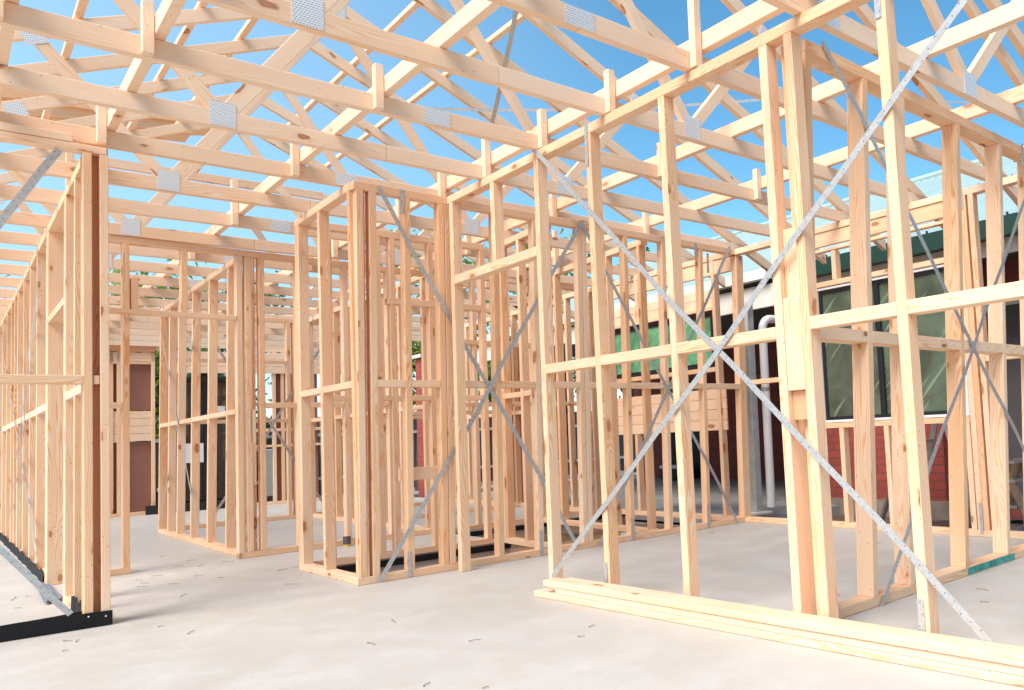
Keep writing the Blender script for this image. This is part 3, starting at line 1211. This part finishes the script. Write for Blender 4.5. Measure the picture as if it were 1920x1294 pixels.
def simple(parent, name, a, b_, w, h, mat=PINE2):
    m_ = MB()
    m_.bar(a, b_, w, h)
    return m_.build(name, mat, parent)


m_ = MB()
m_.box(-1.55, 2.85, 2.15, 2.195, ZC0, ZC1, axis=0)
m_.build('bottom_chord', PINE2, t0)
m_ = MB()
m_.box(2.852, 6.05, 2.15, 2.195, ZC0, ZC1, axis=0)
m_.build('bottom_chord', PINE2, t0)
for kw, (xa, za, xb, zb) in enumerate(((4.08, 2.79, 2.9, 4.0), (4.14, 2.79, 4.85, 3.50), (3.75, 3.56, 5.3, 2.60 + .2), (1.15, 2.79, 2.2, 4.26), (1.09, 2.79, .42, 3.55))):
    yw = 2.172 + (.046 if kw == 2 else 0)
    simple(t0, 'web', (xa, yw, za), (xb, yw, zb), .04, .075)
for x in (2.86, 4.11, 1.12):
    m_ = MB()
    m_.box(x - .065, x + .065, 2.1478, 2.1498, ZC1 - .09, ZC1 + .045, axis=0, ch=0)
    m_.build('nail_plate', NPL, t0)
for xa, xb, za, zb in ((-1.9, 2.2, 4.42 - .44 * 4.12, 4.42), (2.2, 6.35, 4.42, 4.42 - .44 * 4.13)):
    simple(t0, 'top_chord', (xa, 2.172, za - .05), (xb, 2.172, zb - .05), TW, .09)

base = {}
for i, y in enumerate(TY):
    tr = None
    if y > 9.9:
        tr = 3.95 - .30 * (y - 10.06)
    if y > 11.0:
        tr = 0
    wb = i % 2 == 1 and tr != 0
    if i < 2 or (tr, wb) not in base:
        t = truss(y, ORD[i + 1], tr, wb)
        base[(tr, wb)] = t
    else:
        t = copy_tree(base[(tr, wb)])
        t.location = (0, y, ZC0)
        t['label'] = 'pine roof truss row %s, counting back from the camera, over the timber wall frames' % ORD[i + 1]
    if tr == 0:
        t['label'] = 'flat pine ceiling joist in row %s, counting back from the camera, over the rear rooms' % ORD[i + 1]

# long tie beams lying across the bottom chords, with hanger blocks
TB = [(.19, 'tie beam lying over the truss chords at the far left edge', 2.3), (.69, 'tie beam crossing the truss chords just right of the black-wrapped post', 2.3),
      (1.70, 'tie beam crossing the truss chords above the closet corner', 2.3), (2.70, 'tie beam beside the top plate of the tall strapped wall frame', 1.0),
      (3.65, 'tie beam crossing the truss chords between the tall strapped frame and the outer frame', 1.0),
      (4.62, 'tie beam crossing the truss chords near the large window', 1.0)]
for x, lab, ys in TB:
    t = thing('tie_beam', (x, ys, ZC1), lab, 'beam', 'tie beams over the truss chords')
    yy = ys
    while yy < 15.9:
        y2 = min(yy + 4.3, 15.95)
        m_ = MB()
        m_.box(x, x + .045, yy, y2 - .002, ZC1 + .002, ZC1 + .092, axis=1)
        m_.build('beam_length', PINE2, t)
        yy = y2
    for i, y in enumerate(TY):
        if i % 2 == 0 and 0 < i < 10 or (x > 2.6 and x < 2.8 and i < 8):
            m_ = MB()
            xx_ = x - .048 if (x < 2 or x > 3) else x - .05
            hh = .13 if i % 3 else .25
            m_.box(xx_, xx_ + .045, y - .048, y - .003, ZC0 - .0 + .002, ZC1 + .02 + hh)
            m_.build('hanger_block', PINE2, t)

for x, ya, yb, lab in ((.62, 4.0, 9.8, 'long thin batten running back over the lower left roof slope'),
                       (1.30, 4.4, 9.8, 'long thin batten running back over the middle of the left roof slope'),
                       (1.72, 5.6, 9.8, 'long thin batten running back over the roof just left of the ridge'),
                       (3.10, 4.2, 9.6, 'long thin batten running back over the right roof slope, nearer the outer frame'),
                       (2.60, 4.6, 9.6, 'long thin batten running back over the roof just right of the ridge')):
    z = 4.42 - .44 * abs(x + (.045 if x > 2.2 else 0) * 0 - 2.22) + (.002 if x > 2.2 else .022)
    m_ = MB()
    m_.box(x, x + .045, ya, yb, z, z + .04, axis=1)
    tag(m_.build('roof_batten', PINE2, None, origin=(x, ya, z)), lab, 'batten', 'roof battens')

# long steel brace tapes across the top chords of the roof
for lab, pa, pb in (('perforated steel brace tape running steeply up across the sky behind the trusses', (3.0, 5.7, 2.9), (2.35, 3.0, 4.40)),
                    ('perforated steel brace tape running level across the sky behind the trusses', (1.2, 5.2, 3.95), (5.8, 4.1, 2.85))):
    pass


def tape(lab, p, q, w=.03):
    a, b_ = Vector(p), Vector(q)
    d = (b_ - a)
    L = d.length
    d.normalize()
    sd = d.cross(Vector((.3, .9, .1))).normalized() * w / 2
    nn = d.cross(sd).normalized() * .0008
    mb = MB()
    n = 10
    for i in range(n):
        f0, f1 = i / n, (i + 1) / n
        sag = lambda f: Vector((0, 0, -.05 * math.sin(math.pi * f)))
        A0, A1 = a + d * L * f0 + sag(f0), a + d * L * f1 + sag(f1)
        mb.quad([A0 - sd - nn, A1 - sd - nn, A1 + sd - nn, A0 + sd - nn], [(L * f0, -w / 2), (L * f1, -w / 2), (L * f1, w / 2), (L * f0, w / 2)])
        mb.quad([A0 + sd + nn, A1 + sd + nn, A1 - sd + nn, A0 - sd + nn], [(L * f0, w / 2), (L * f1, w / 2), (L * f1, -w / 2), (L * f0, -w / 2)])
    o = mb.build('steel_brace_tape', GALV, None, origin=p)
    return tag(o, lab, 'brace tape', 'roof brace tapes')


def yplane(x, y, Y):
    return on(1, x, y, Y)


tape('perforated steel brace tape running steeply up across the sky behind the trusses', yplane(905, 300, 5.9), yplane(978, -30, 4.4))
tape('perforated steel brace tape running level across the sky behind the trusses', yplane(790, 204, 6.6), yplane(1440, 186, 4.9), .026)
tape('short perforated brace tape high above the left corner', yplane(215, -30, 5.2), yplane(262, 28, 6.0))
tape('level perforated brace tape beyond the right-hand trusses', yplane(1640, 182, 4.4), yplane(1960, 184, 3.6), .022)

# shaded boards of the higher roof end, seen from below at the upper left
rb = thing('roof_end_frame', on(1, 200, 230, 10.2), 'amber boards of the raised roof end, seen from below at the upper left', 'roof frame')
for k, (q0, q1, h, dy, mt) in enumerate((((-60, 172), (330, 226), .13, 0, PINE3), ((-60, 196), (352, 246), .15, .05, PINE3), ((40, 232), (392, 238), .10, .3, PINE),
                                         ((20, 205), (120, 178), .10, -.08, PINE3), ((110, 250), (290, 200), .09, -.08, PINE3))):
    p0_, p1_ = on(1, *q0, 10.2 + dy), on(1, *q1, 10.2 + dy)
    m_ = MB()
    m_.bar(p0_, p1_, .045 if k > 2 else .35, h)
    m_.build('board', mt, rb)

# ================================================================== PLANK PILE
PL = []
d_ = (Vector((2.635, 1.33, 0)) - Vector((2.477, 4.17, 0))).normalized()
n_ = Vector((-d_.y, d_.x, 0))


def plank(p, q, w, z0, lab, h=.044, mat=PINE2):
    p, q = Vector((*p, 0)), Vector((*q, 0))
    d = (q - p).normalized()
    n = Vector((-d.y, d.x, 0))
    P = []
    for a in (p, q):
        for k in (0, h):
            for ww in (0, w):
                P.append(a + n * ww + Vector((0, 0, z0 + k)))
    b = MB()
    b.hexa(P, ch=.003)
    o = b.build('plank', mat, None, origin=p + Vector((0, 0, z0)))
    tag(o, lab, 'plank', 'stacked planks at the wall foot')
    return o


plank((2.477, 4.19), (2.628, .78), .085, .001, 'bottom front plank of the pile, its end sticking out farthest left', .0335)
plank((2.487, 3.98), (2.632, .75), .085, .0355, 'middle front plank of the pile, under the top pair', .033)
plank((2.479, 4.09), (2.620, .70), .088, .0700, 'top front plank of the pile with a pink knotty patch', .034)
plank((2.572, 4.03), (2.685, .80), .052, .0695, 'top back plank of the pile, against the wall studs', .033)
plank((2.575, 4.05), (2.690, .85), .048, .001, 'hidden bottom back plank of the pile, against the wall studs', .067)

# loose roll of membrane on the slab at the left
b = MB()
g = [(0.30, 6.62), (0.36, 6.15), (0.52, 6.25), (0.56, 6.85)]
cs0 = [on(2, x, y, .01) for x, y in ((62, 1092), (84, 1133), (118, 1124), (92, 1098))]
for i in range(6):
    for j in range(4):
        def P_(i, j):
            u, v = i / 6, j / 4
            p = cs0[0].lerp(cs0[3], u).lerp(cs0[1].lerp(cs0[2], u), v)
            return p + Vector((0, 0, .006 + .012 * math.sin(i * 1.3 + j * .9) ** 2))
        b.quad([P_(i, j), P_(i, j + 1), P_(i + 1, j + 1), P_(i + 1, j)])
        b.quad([P_(i + 1, j) - Vector((0, 0, .002)), P_(i + 1, j + 1) - Vector((0, 0, .002)), P_(i, j + 1) - Vector((0, 0, .002)), P_(i, j) - Vector((0, 0, .002))])
o = b.build('membrane_offcut', plain('grey_membrane', (.17, .19, .23), .35), None, origin=cs0[0])
tag(o, 'torn grey offcut of membrane lying on the slab beside the left wall', 'membrane offcut')

# nails and splinters scattered on the slab
npx = [(120, 1201, 18, 0), (143, 1203, 10, 30), (118, 1220, 12, 10), (80, 1230, 12, -5), (22, 1125, 12, 50), (50, 1118, 10, 0), (297, 1175, 12, 8),
       (352, 1188, 18, 35), (395, 1178, 18, -6), (340, 1118, 14, 35), (255, 1088, 14, 2), (258, 1100, 20, 2), (265, 1093, 16, -2), (305, 1078, 20, 5),
       (248, 1070, 16, 3), (520, 1070, 24, 12), (535, 1095, 30, 0), (640, 1085, 20, 80), (515, 1095, 14, -3), (690, 1205, 16, -20), (735, 1162, 10, -40),
       (880, 1202, 26, 12), (1085, 1193, 14, 0), (965, 1122, 16, 20), (418, 1053, 24, 3), (350, 1051, 20, 4), (328, 1062, 18, 8), (300, 1045, 14, 20),
       (240, 1073, 14, 5), (285, 1080, 22, 3), (365, 1080, 18, 2), (1105, 1175, 12, 30), (905, 1290, 14, 20), (760, 1288, 30, 10), (795, 1286, 16, 35),
       (1832, 1104, 26, -10), (1838, 1128, 20, -5), (1640, 1020, 14, 10), (1915, 1146, 16, 5), (1567, 1116, 10, 0), (1270, 1004, 10, 10),
       (1330, 1000, 10, 5), (30, 1140, 12, 2), (12, 1140, 14, 0), (410, 1083, 12, 0), (318, 1095, 20, 0), (372, 1062, 12, 30), (550, 1063, 16, 0), (462, 1078, 20, -5)]
for i, (x, y, L, ang) in enumerate(npx):
    if i % 5 == 3 and y > 1040:
        continue
    L *= .85
    p = on(2, x, y, .004)
    q = on(2, x + L * math.cos(R(ang)), y - L * math.sin(R(ang)) * .8, .004)
    mid = (p + q) / 2 + Vector((random.uniform(-.01, .01), random.uniform(-.01, .01), .002))
    b = MB()
    b.tube([p, mid, q], .0014, 6)
    hd = (p - mid).normalized()
    b.tube([p, p + hd * .0015], .0034, 8)
    o = b.build('bent_nail', RUST, None, origin=p)
    tag(o, 'small rusty nail or splinter lying loose on the concrete slab', 'nail', 'rusty nails scattered on the slab')

# ================================================================== GROUND, SLAB, TRENCH
def sheet(name, polys, z, mat, thick=None):
    b = MB()
    for (x0, y0, x1, y1) in polys:
        b.box(x0, x1, y0, y1, z - (thick or .1), z, axis=0, ch=0)
    o = b.build(name, mat)
    o['kind'] = 'structure'
    return o


# one slab outline: pieces butt against each other round the L-shaped trench
sheet('slab', [(-9, -4, 5.98, 5.66), (-9, 5.66, 2.06, 7.88), (2.06, 6.68, 3.72, 7.88), (-9, 7.88, 5.98, 16.1)], 0, CONC, .3)
sheet('trench_water', [(2.0, 5.6, 5.98, 7.95)], -.13, WATER, .05)
sheet('trench_lining', [(2.06, 6.664, 3.72, 6.677), (3.723, 6.68, 3.735, 7.87), (3.735, 7.862, 5.98, 7.877)], -.012, MEMB, .05)
sheet('trench_bed', [(2.0, 5.6, 5.98, 7.95)], -.30, DIRT, .2)
sheet('verandah_floor', [(6.25, 5.95, 11.2, 14.0)], -.03, VSLAB, .12)
b = MB()
for x0, y0, x1, y1 in ((-60, -60, 60, 60),):
    b.quad([(x0 * 4, y0 * 4, -.32), (x1 * 4, y0 * 4, -.32), (x1 * 4, y1 * 4, -.32), (x0 * 4, y1 * 4, -.32)])
o = b.build('ground', DIRT)
o['kind'] = 'structure'
sheet('garden_path', [(-3, 16.3, 14, 19.0)], -.1, VSLAB, .15)
sheet('side_strip', [(6.0, -6, 7.55, 5.93)], -.14, DIRT, .1)
# plastic edging pipe marker and litter in the trench
for i, (x, y, z, lab) in enumerate(((651, 1045, -.05, 'yellow-and-black pipe stub standing in the trench beside the closet return'),
                                    (1159, 985, -.05, 'yellow-wrapped pipe stub standing in the trench under the second strap cross'),
                                    (1060, 973, -.05, 'yellow pipe stub standing in the trench near the middle studs'))):
    p = on(2, x, y, -.1)
    t = thing('pipe_stub', (p.x, p.y, -.3), lab, 'pipe', 'pipe stubs in the trench')
    b = MB()
    b.tube([(p.x, p.y, -.3), (p.x, p.y, .02)], .03, 14)
    b.build('pipe', YELLOW, t)
    b = MB()
    b.tube([(p.x, p.y, .021), (p.x, p.y, .09)], .034, 14)
    b.build('pipe_cap', DARKDOOR, t)

# ================================================================== BRICK HOUSE
HX, HY0, HY1 = 7.60, 4.55, 6.25
hs_ = thing('brick_house', (HX, HY0, -.3), 'red brick house with a pale corrugated roof and dark green gutter, beyond the outer frame', 'house')


def uvbox(name, x0, x1, y0, y1, z0, z1, mat, par):
    b = MB()
    F_ = [([(x0, y1, z0), (x0, y0, z0), (x0, y0, z1), (x0, y1, z1)], [(y1, z0), (y0, z0), (y0, z1), (y1, z1)]),
          ([(x1, y0, z0), (x1, y1, z0), (x1, y1, z1), (x1, y0, z1)], [(y0, z0), (y1, z0), (y1, z1), (y0, z1)]),
          ([(x0, y0, z0), (x1, y0, z0), (x1, y0, z1), (x0, y0, z1)], [(x0, z0), (x1, z0), (x1, z1), (x0, z1)]),
          ([(x1, y1, z0), (x0, y1, z0), (x0, y1, z1), (x1, y1, z1)], [(x1, z0), (x0, z0), (x0, z1), (x1, z1)]),
          ([(x0, y0, z1), (x1, y0, z1), (x1, y1, z1), (x0, y1, z1)], None), ([(x0, y1, z0), (x1, y1, z0), (x1, y0, z0), (x0, y0, z0)], None)]
    for p, u in F_:
        b.quad(p, u or [(0, 0)] * 4)
    return b.build(name, mat, par)


uvbox('footing', HX - .03, HX + 3, HY0 - .04, HY1, -.3, .05, plain('footing', (.30, .24, .19), .9, 0, .2, 6), hs_)
uvbox('wall', HX, HX + 3, HY0, HY1, .051, 2.60, BRICK, hs_)
uvbox('wall', 8.3, 8.4, -3.0, HY0 - .001, -.2, 2.60, BRICK_SHADE, hs_)
uvbox('door', 8.26, 8.299, 2.6, 4.3, .05, 2.10, DARKDOOR, hs_)
uvbox('door_frame', 8.25, 8.299, 2.5, 4.4, 2.101, 2.18, CREAM, hs_)
uvbox('wall', 10.9, 11.0, 5.96, 14, -.15, 2.9, BRICK_SHADE, hs_)
wd = uvbox('doorway', 10.86, 10.899, 11.9, 13.0, .0, 1.9, BLACK, hs_)  # flat black panel painted as the unlit depth of an open doorway
uvbox('soffit', 7.2, 11, -4, 5.9, 2.601, 2.63, SOFFIT, hs_)
uvbox('soffit', 6.75, 11, 5.901, 13.8, 2.52, 2.55, SOFFIT, hs_)
uvbox('fascia_beam', 6.62, 6.68, 5.95, 13.8, 2.25, 2.50, CREAM, hs_)
uvbox('fascia_trim', 7.21, 7.25, -4, 5.9, 2.44, 2.60, CREAM, hs_)
uvbox('gutter', 7.02, 7.14, -4, 5.95, 2.57, 2.75, GREEN, hs_)
uvbox('gutter', 6.66, 7.20, 5.951, 6.05, 2.52, 2.66, GREEN, hs_)
uvbox('gutter', 6.52, 6.62, 5.96, 13.8, 2.55, 2.66, CREAM, hs_)


def corr(name, x0, z0, x1, z1, y0, y1, amp=.02, per=.13):
    b = MB()
    n = int((y1 - y0) / per * 6)
    dx, dz = x1 - x0, z1 - z0
    L = math.hypot(dx, dz)
    nx, nz = -dz / L, dx / L

    def P(i, e):
        y = y0 + (y1 - y0) * i / n
        h = amp * math.sin(2 * math.pi * (y - y0) / per)
        return (x0 + dx * e + nx * h, y, z0 + dz * e + nz * h)
    for i in range(n):
        b.quad([P(i, 0), P(i, 1), P(i + 1, 1), P(i + 1, 0)][::-1])
    o = b.build(name, ROOFM, hs_)
    for p in o.data.polygons:
        p.use_smooth = True
    return o


corr('roof', 7.08, 2.71, 11.2, 4.70, -4, 14)
corr('verandah_roof', 6.58, 2.655, 7.10, 2.745, 5.952, 14)
corr('roof', 11.2, 4.70, 15.4, 2.7, -4, 14)
b = MB()
b.tube([(11.2, -4, 4.72), (11.2, 14, 4.72)], .07, 8)
b.build('ridge_cap', ROOFM, hs_)
# roofing screws
b = MB()
for i in range(34):
    y = -3.5 + i * .44
    for e in (.06, .3, .55, .8):
        x, z = 7.08 + 4.12 * e, 2.71 + 1.99 * e
        if y < 5.9:
            b.tube([(x, y, z), (x - .01, y, z + .025)], .012, 6)
b.build('roof_screws', BLACK, hs_)

vp = thing('verandah_post', (6.22, 6.0, -.03), 'galvanised steel verandah post on a pale bolted base', 'post')
b = MB()
b.box(6.215, 6.315, 5.98, 6.07, .03, 2.25, ch=.006)
b.build('column', plain('post_steel', (.50, .51, .50), .4, .35, .15, 12), vp)
b = MB()
b.box(6.08, 6.36, 5.88, 6.12, .0, .03, ch=.006)
b.build('base_plate', CREAM, vp)
b = MB()
b.box(6.195, 6.212, 5.96, 6.08, 1.94, 2.26, ch=.003)
b.build('bracket', WHITE, vp)
dp = thing('downpipe', (6.34, 5.92, .05), 'white plastic downpipe with an elbow, beside the steel verandah post', 'downpipe')
b = MB()
b.tube([(6.36, 5.90, .07), (6.36, 5.90, 1.0), (6.36, 5.90, 1.96)] + [(6.36 + .12 * (1 - math.cos(R(k))), 5.90, 1.96 + .12 * math.sin(R(k))) for k in (15, 30, 45, 60, 75, 88)] + [(6.58, 5.90, 2.085)], .045, 16)
o = b.build('pipe', PVC, dp)
for p in o.data.polygons: p.use_smooth = True
b = MB()
b.tube([(6.36, 5.90, 1.30), (6.36, 5.90, 1.34)], .049, 16)
b.build('pipe_clip', ALU, dp)

# ================================================================== LADDERS AND SITE ODDS
ld = thing('step_ladder', (6.75, 4.4, -.12), 'aluminium step ladder standing open behind the large window', 'ladder', 'ladders')
ap = Vector((6.80, 4.22, 1.55))
for dx in (-.0, .42):
    for foot in ((6.72, 4.62), (6.95, 3.85)):
        b = MB()
        b.bar(ap + Vector((dx, 0, 0)), (foot[0] + dx, foot[1], -.13), .03, .055)
        b.build('rail', ALU, ld)
for k in range(5):
    f = .15 + k * .18
    p = ap.lerp(Vector((6.72, 4.62, -.13)), f)
    b = MB()
    b.box(p.x + .0, p.x + .42, p.y - .04, p.y + .05, p.z, p.z + .025, axis=0)
    b.build('tread', ALU, ld)
b = MB()
b.box(6.76, 7.26, 4.15, 4.30, 1.552, 1.59, axis=0)
b.build('top_cap', ALU, ld)
l2 = thing('step_ladder', (6.62, 3.3, -.13), 'battered low step ladder on the dirt at the right edge', 'ladder', 'ladders')
for a, q in (((6.60, 3.42, .52), (6.62, 3.10, -.13)), ((6.60, 3.42, .52), (6.60, 3.62, -.13)), ((6.95, 3.42, .52), (6.98, 3.10, -.13)), ((6.95, 3.42, .52), (6.95, 3.62, -.13))):
    b = MB()
    b.bar(a, q, .03, .07)
    b.build('rail', plain('weathered_wood', (.30, .20, .13), .7, .0, .3, 20), l2)
for z in (.12, .34, .50):
    b = MB()
    b.box(6.59, 6.97, 3.28, 3.42, z, z + .025, axis=0)
    b.build('tread', ALU, l2)
b = MB()
pa, pb = on(0, 1672, 915, 6.5), on(2, 1649, 990, -.13)
b.bar(pa, pb, .04, .04)
o = b.build('metal_pole', ALU, None, origin=pb)
tag(o, 'short grey metal pole leaning beside the brick wall', 'pole')
# rubble and plastic near the house
random.seed(3)
for i in range(14):
    x, y = random.uniform(6.2, 7.3), random.uniform(2.2, 3.9)
    b = MB()
    s_ = random.uniform(.05, .12)
    b.bar((x, y, -.13), (x + s_, y + random.uniform(-.08, .08), -.11 + s_ * .5), s_, s_ * .6, ch=.012)
    o = b.build('rubble_lump', plain('rubble', (.30, .23, .20), .9, 0, .3, 20) if i == 0 else bpy.data.materials['rubble'], None, origin=(x, y, -.13))
    tag(o, 'broken brown lump of rubble on the dirt by the brick house', 'rubble', 'rubble by the brick house')

# ================================================================== REAR: glass door, fence, trees, props
gd = thing('sliding_glass_door', (3.2, 15.9, 0), 'dark sliding glass door with black frame and papers taped on, at the rear', 'door')
b = MB()
b.quad([(2.80, 16.0, .08), (3.75, 16.0, .08), (3.75, 16.0, 2.12), (2.80, 16.0, 2.12)])
b.build('glass', GLASSD, gd)
for (x0, x1, z0, z1) in ((2.78, 3.78, 2.12, 2.20), (2.78, 3.78, 0, .12), (2.78, 2.83, .12, 2.12), (3.25, 3.32, .12, 2.12), (3.73, 3.78, .12, 2.12)):
    b = MB()
    b.box(x0, x1, 15.94, 16.03, z0, z1, axis=0)
    b.build('frame', BLACK, gd)
for (x0, z0, w, h) in ((2.92, .78, .33, .32), (3.45, 1.62, .12, .10)):
    b = MB()
    b.box(x0, x0 + w, 15.93, 15.938, z0, z0 + h, ch=0)
    b.build('taped_paper', PAPER, gd)
b = MB()
b.box(2.4, 4.2, 15.6, 15.66, .001, .14, axis=0)
o = b.build('black_kerb_board', BLACK, None, origin=(2.4, 15.6, 0))
tag(o, 'low black board lying at the foot of the rear glass door', 'board')

fe = thing('boundary_fence', (-6, 20, -.3), 'dark boundary fence across the back of the site', 'fence')
b = MB()
x = -12
while x < 22:
    b.box(x, x + .19, 20, 20.02, -.3, 1.65, ch=0)
    x += .2
b.build('fence_panel', DARKDOOR, fe)
b = MB()
b.box(-12, 22, 19.96, 19.995, 1.2, 1.27, axis=0, ch=0)
b.box(-12, 22, 19.96, 19.995, .2, .27, axis=0, ch=0)
b.build('fence_rail', WHITE, fe)


def tree(x, y, h, r, mat, label, n=2600, seed=1, trunkr=.16):
    rng = random.Random(seed)
    t = thing('garden_tree', (x, y, -.3), label, 'tree', 'trees behind the site')
    b = MB()
    lean = rng.uniform(-.3, .3)
    b.tube([(x, y, -.3), (x + lean * .3, y, h * .3), (x + lean * .7, y, h * .6), (x + lean, y, h * .85)], [trunkr, trunkr * .8, trunkr * .5, trunkr * .2], 8)
    for k in range(9):
        a = rng.uniform(0, 6.28)
        z0 = h * rng.uniform(.3, .65)
        b.tube([(x + lean * .4, y, z0), (x + math.cos(a) * r * .4, y + math.sin(a) * r * .4, z0 + h * .15), (x + math.cos(a) * r * .8, y + math.sin(a) * r * .8, z0 + h * .28)], [.05, .03, .01], 5)
    b.build('trunk', BARK, t)
    b = MB()
    clumps = [(x + rng.gauss(0, r * .42), y + rng.gauss(0, r * .42), h * rng.uniform(.35, 1.0)) for _ in range(42)]
    for i in range(n):
        c_ = clumps[rng.randrange(42)]
        p = Vector((c_[0] + rng.gauss(0, .28), c_[1] + rng.gauss(0, .28), c_[2] + rng.gauss(0, .22)))
        s_ = rng.uniform(.05, .1)
        a = Vector((rng.uniform(-1, 1), rng.uniform(-1, 1), rng.uniform(-1, 1))).normalized()
        c2 = a.cross(Vector((rng.uniform(-1, 1), rng.uniform(-1, 1), rng.uniform(-1, 1)))).normalized()
        b.quad([p - a * s_, p + c2 * s_ * .5, p + a * s_, p - c2 * s_ * .5])
    b.build('crown', mat, t)


tree(7.7, 17.6, 5.2, 1.5, LEAF2, 'bright leafy tree beyond the white ladder', 4200, 2)
tree(3.9, 18.2, 4.2, 1.5, LEAF1, 'dark green tree behind the rear glass door', 3600, 3)
tree(2.9, 18.6, 4.2, 1.3, LEAF2, 'light green shrub-like tree left of the rear glass door', 2600, 4)
tree(10.2, 17.3, 5.6, 1.7, LEAF2, 'yellow-green tree behind the brick pier', 4200, 5, .3)
tree(13.5, 17.5, 5.6, 1.8, LEAF1, 'tall green tree at the far right of the site rear', 3600, 6)
tree(-.6, 18.5, 4.0, 1.4, LEAF1, 'green tree behind the far end of the left wall', 2200, 8)

# brick pier of the far end of the house
pp = thing('brick_pier', (6.5, 14.6, -.3), 'slim red brick pier between the rear frames and the tree', 'pier')
uvbox('pier', 6.42, 6.53, 14.5, 14.8, -.3, 2.5, BRICK, pp)
uvbox('capping', 6.36, 6.68, 14.45, 14.85, 2.501, 2.56, CREAM, pp)

# white ladder with yellow label near the rear
wl_ = thing('white_ladder', (6.6, 15.9, -.1), 'white step ladder with a yellow label, beyond the rear frames', 'ladder', 'ladders')
lp = on(1, 722, 765, 16.0)
lb = on(1, 722, 930, 16.0)
for dx, fx in ((0, 0.0), (.02, .34)):
    b = MB()
    b.bar((lp.x + dx, 16.0, lp.z), (lb.x + fx, 16.0 + dx * 3, lb.z), .06, .1)
    b.build('rail', WHITE, wl_)
for k in range(4):
    f = .3 + k * .19
    b = MB()
    b.box(lp.x, lp.x + .02 + .32 * f, 15.98, 16.04, lp.z * (1 - f), lp.z * (1 - f) + .03, axis=0)
    b.build('tread', WHITE, wl_)
b = MB()
b.box(lp.x - .03, lp.x + .12, 15.9, 15.94, 1.05, 1.32, ch=.004)
b.build('yellow_label', YELLOW, wl_)
b = MB()
b.box(lp.x - .05, lp.x + .12, 15.95, 16.05, lp.z, lp.z + .06, ch=.01)
b.build('green_cap', GREEN, wl_)
b = MB()
b.box(4.18, 4.42, 16.3, 16.33, .05, .95, ch=.01)
o = b.build('white_sheet', WHITE, None, origin=(4.3, 16.3, .05))
tag(o, 'white sheet standing upright beyond the doorway of the receding middle-left partition', 'sheet')
# power tool box on the verandah
tb = thing('tool_box', (10.4, 12.2, 0), 'small dark toolbox with a pale lid on the verandah by the doorway', 'toolbox')
b = MB()
b.box(10.3, 10.6, 12.0, 12.5, -.028, .2, ch=.02)
b.build('body', BLACK, tb)
b = MB()
b.box(10.28, 10.62, 11.98, 12.52, .201, .27, ch=.02)
b.build('lid', WHITE, tb)

# ================================================================== LIGHT
w = bpy.data.worlds.new('World')
scn.world = w
w.use_nodes = True
nt = w.node_tree
nt.nodes.clear()
sky = nt.nodes.new('ShaderNodeTexSky')
sky.sky_type = 'NISHITA'
sky.sun_disc = False
SUN_EL, SUN_AZ = R(50), R(-104)      # azimuth from +Y towards +X
sky.sun_elevation = SUN_EL
sky.sun_rotation = SUN_AZ
sky.air_density = 1.0
sky.dust_density = .7
sky.ozone_density = 2.0
hsv = nt.nodes.new('ShaderNodeHueSaturation')
hsv.inputs['Hue'].default_value = .483
hsv.inputs['Saturation'].default_value = 1.25
hsv.inputs['Value'].default_value = 1.0
bg = nt.nodes.new('ShaderNodeBackground')
bg.inputs[1].default_value = .1
out = nt.nodes.new('ShaderNodeOutputWorld')
nt.links.new(sky.outputs[0], hsv.inputs['Color'])
tcw = nt.nodes.new('ShaderNodeTexCoord')
vm = nt.nodes.new('ShaderNodeVectorMath')
vm.operation = 'DOT_PRODUCT'
vm.inputs[1].default_value = Vector((-.25, .93, .27)).normalized()
nt.links.new(tcw.outputs['Generated'], vm.inputs[0])
rp = nt.nodes.new('ShaderNodeMapRange')
rp.inputs['From Min'].default_value = .62
rp.inputs['From Max'].default_value = 1.0
rp.inputs['To Min'].default_value = 0.0
rp.inputs['To Max'].default_value = .55
nt.links.new(vm.outputs['Value'], rp.inputs[0])
mxs = nt.nodes.new('ShaderNodeMix')
mxs.data_type = 'RGBA'
mxs.inputs[7].default_value = (3.0, 4.6, 6.1, 1)
nt.links.new(rp.outputs[0], mxs.inputs[0])
nt.links.new(hsv.outputs[0], mxs.inputs[6])
nt.links.new(mxs.outputs[2], bg.inputs[0])
nt.links.new(bg.outputs[0], out.inputs[0])
sd = bpy.data.lights.new('sun', 'SUN')
sd.energy = 2.75
sd.angle = R(40)
sd.color = (1, .92, .85)
so = bpy.data.objects.new('sun', sd)
C.objects.link(so)
dirv = Vector((math.sin(SUN_AZ) * math.cos(SUN_EL), math.cos(SUN_AZ) * math.cos(SUN_EL), math.sin(SUN_EL)))
so.rotation_euler = dirv.to_track_quat('Z', 'Y').to_euler()

scn.view_settings.view_transform = 'Standard'
scn.view_settings.look = 'None'
scn.view_settings.exposure = 1.15
scn.view_settings.gamma = 1
scn.cycles.max_bounces = 8
scn.cycles.diffuse_bounces = 8
for o in bpy.data.objects:
    if '_o' in o: del o['_o']
